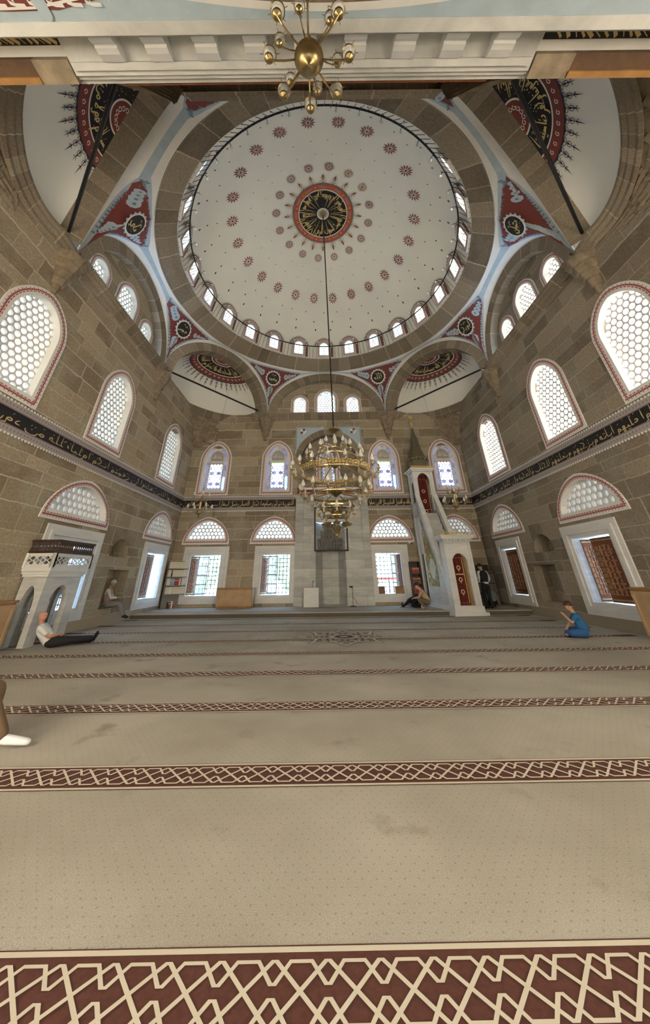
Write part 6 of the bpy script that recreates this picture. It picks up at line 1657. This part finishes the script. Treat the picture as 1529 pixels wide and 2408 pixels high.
# old man in the wall niche, one leg hanging
J = dict(pelvis=(0, -.05, .12), chest=(0, -.12, .50), neck=(0, -.08, .66), head=(0, -.02, .79), lsh=(-.18, -.1, .57), rsh=(.18, -.1, .57), lel=(-.22, .06, .32), rel=(.22, .06, .32), lwr=(-.05, .26, .3), rwr=(.06, .26, .33),
         lhip=(-.1, .0, .12), rhip=(.1, .0, .12), lkn=(-.1, .42, .12), rkn=(.12, .40, .14), lan=(-.08, .62, -.27), ran=(.16, .60, -.27), lto=(-.06, .78, -.33), rto=(.18, .76, -.33), look=(.2, 1, -.2))
person((WL + .02, 14.35, .53), radians(-70), J, 'white haired person in beige vest sitting in the left wall niche', WHT, GRY, BLK, 'white', 'long', vest=BEI)
# man reclining against the stone platform
J = dict(pelvis=(0, 0, .12), chest=(-.02, -.26, .36), neck=(-.02, -.34, .52), head=(0, -.34, .66), lsh=(-.2, -.27, .43), rsh=(.18, -.27, .43), lel=(-.3, -.1, .22), rel=(.24, -.02, .24), lwr=(-.06, .1, .24), rwr=(.08, .14, .26),
         lhip=(-.1, .04, .11), rhip=(.1, .04, .11), lkn=(-.14, .5, .1), rkn=(.12, .5, .14), lan=(-.1, .92, .08), ran=(.04, .94, .14), lto=(-.12, 1.0, .22), rto=(.06, 1.0, .27), look=(.5, 1, -.1))
person((-6.95, 10.05, 0), radians(-66), J, 'bald person in white shirt and black trousers reclining by the left platform', WHT, BLK, BLK, 'bald', 'short', SKIN2, 1.05)
# person mostly outside the frame: a white socked foot and brown trouser leg
J = dict(pelvis=(0, -.75, .45), chest=(0, -.85, .85), neck=(0, -.85, 1.03), head=(0, -.82, 1.17), lsh=(-.19, -.85, .94), rsh=(.19, -.85, .94), lel=(-.26, -.7, .66), rel=(.26, -.7, .66), lwr=(-.16, -.45, .56), rwr=(.16, -.45, .56),
         lhip=(-.1, -.72, .44), rhip=(.1, -.72, .44), lkn=(-.12, -.30, .46), rkn=(.12, -.28, .44), lan=(-.12, -.32, .08), ran=(.12, -.03, .09), lto=(-.14, -.14, .03), rto=(.1, .2, .04), look=(0, 1, 0))
person((-3.27, 4.6, 0), radians(-72), J, 'white socked foot and brown trouser leg of a person at the left edge', TAN, BRN, MAT['sock'], 'black', 'long', sk=1.05)
# ------------------------------------------------------------------ camera and light
cam = bpy.data.cameras.new('camera'); co = bpy.data.objects.new('camera', cam); COL.objects.link(co)
FPX, XC, YC, PITCH, ROLL = 753., 756., 938., .505, -.012
cp_, sp_, cr_, sr_ = cos(PITCH), sin(PITCH), cos(ROLL), sin(ROLL)
Mw = Matrix(((cr_, 0, sr_), (0, 1, 0), (-sr_, 0, cr_))) @ Matrix(((1, 0, 0), (0, cp_, sp_), (0, -sp_, cp_)))
right, fwd, up = Mw[0], Mw[1], Mw[2]
R3 = Matrix((right, up, -fwd)).transposed()
co.matrix_world = Matrix.Translation((0, 0, 1.5)) @ R3.to_4x4()
cam.sensor_fit = 'VERTICAL'; cam.sensor_height = 36.0; cam.sensor_width = 36.0 * 1529 / 2408
cam.lens = 36.0 * FPX / 2408
cam.shift_x = (1529 / 2 - XC) / 2408; cam.shift_y = (YC - 2408 / 2) / 2408
cam.clip_start = .05; cam.clip_end = 300
SC.camera = co
w = bpy.data.worlds.new('sky'); SC.world = w; w.use_nodes = True; nt = w.node_tree; bg = nt.nodes['Background']
bg.inputs[0].default_value = (.48, .70, 1.0, 1); bg.inputs[1].default_value = 4.6
SC.view_settings.view_transform = 'Standard'; SC.view_settings.look = 'None'; SC.view_settings.exposure = 2.22; SC.view_settings.gamma = 1.0; SC.view_settings.use_curve_mapping = False
cy = SC.cycles if hasattr(SC, 'cycles') else None
if cy:
    cy.use_denoising = True; cy.max_bounces = 8; cy.diffuse_bounces = 4; cy.sample_clamp_indirect = 6.0
    try: cy.use_adaptive_sampling = False
    except Exception: pass

def area(name, loc, rot, sx, sy, watts, col):
    l = bpy.data.lights.new(name, 'AREA'); l.shape = 'RECTANGLE'; l.size = sx; l.size_y = sy; l.energy = watts; l.color = col
    o = bpy.data.objects.new(name, l); COL.objects.link(o); o.location = loc; o.rotation_euler = rot; return o
# fill lamps added behind the camera to brighten the hall; no opening there
area('fill_lamp', (0, -1.1, 1.9), (pi / 2, 0, pi), 3.0, 3.2, 180, (.95, .98, 1.0))
for x in (-5.6, 5.6): area('side_fill_lamp', (x, -1.1, 3.2), (pi / 2, 0, pi), 2.2, 4.4, 600, (1.0, .98, .95))

def surround(name, x, z, w, h, label, cat):  # frames added round the fill lamps; the wall behind stays closed
    mb = MB(); e = .3
    for x0, z0, x1, z1 in ((-w / 2 - e, z - h / 2, -w / 2, z + h / 2 + e), (w / 2, z - h / 2, w / 2 + e, z + h / 2 + e), (-w / 2, z + h / 2, w / 2, z + h / 2 + e)): mb.box(x + x0, -1.2, z0, x + x1, -1.08, z1)
    tag(mb.build(name, MAT['marblew']), label, cat, kind='structure')
surround('fill_lamp_frame_1', 0, 1.9, 3.0, 3.2, 'marble frame added round the middle fill lamp behind the camera', 'fill_lamp_frame')
surround(nextw(), -5.6, 3.2, 2.2, 4.4, 'marble frame added round the left fill lamp behind the camera', 'window')
surround(nextw(), 5.6, 3.2, 2.2, 4.4, 'marble frame added round the right fill lamp behind the camera', 'window')
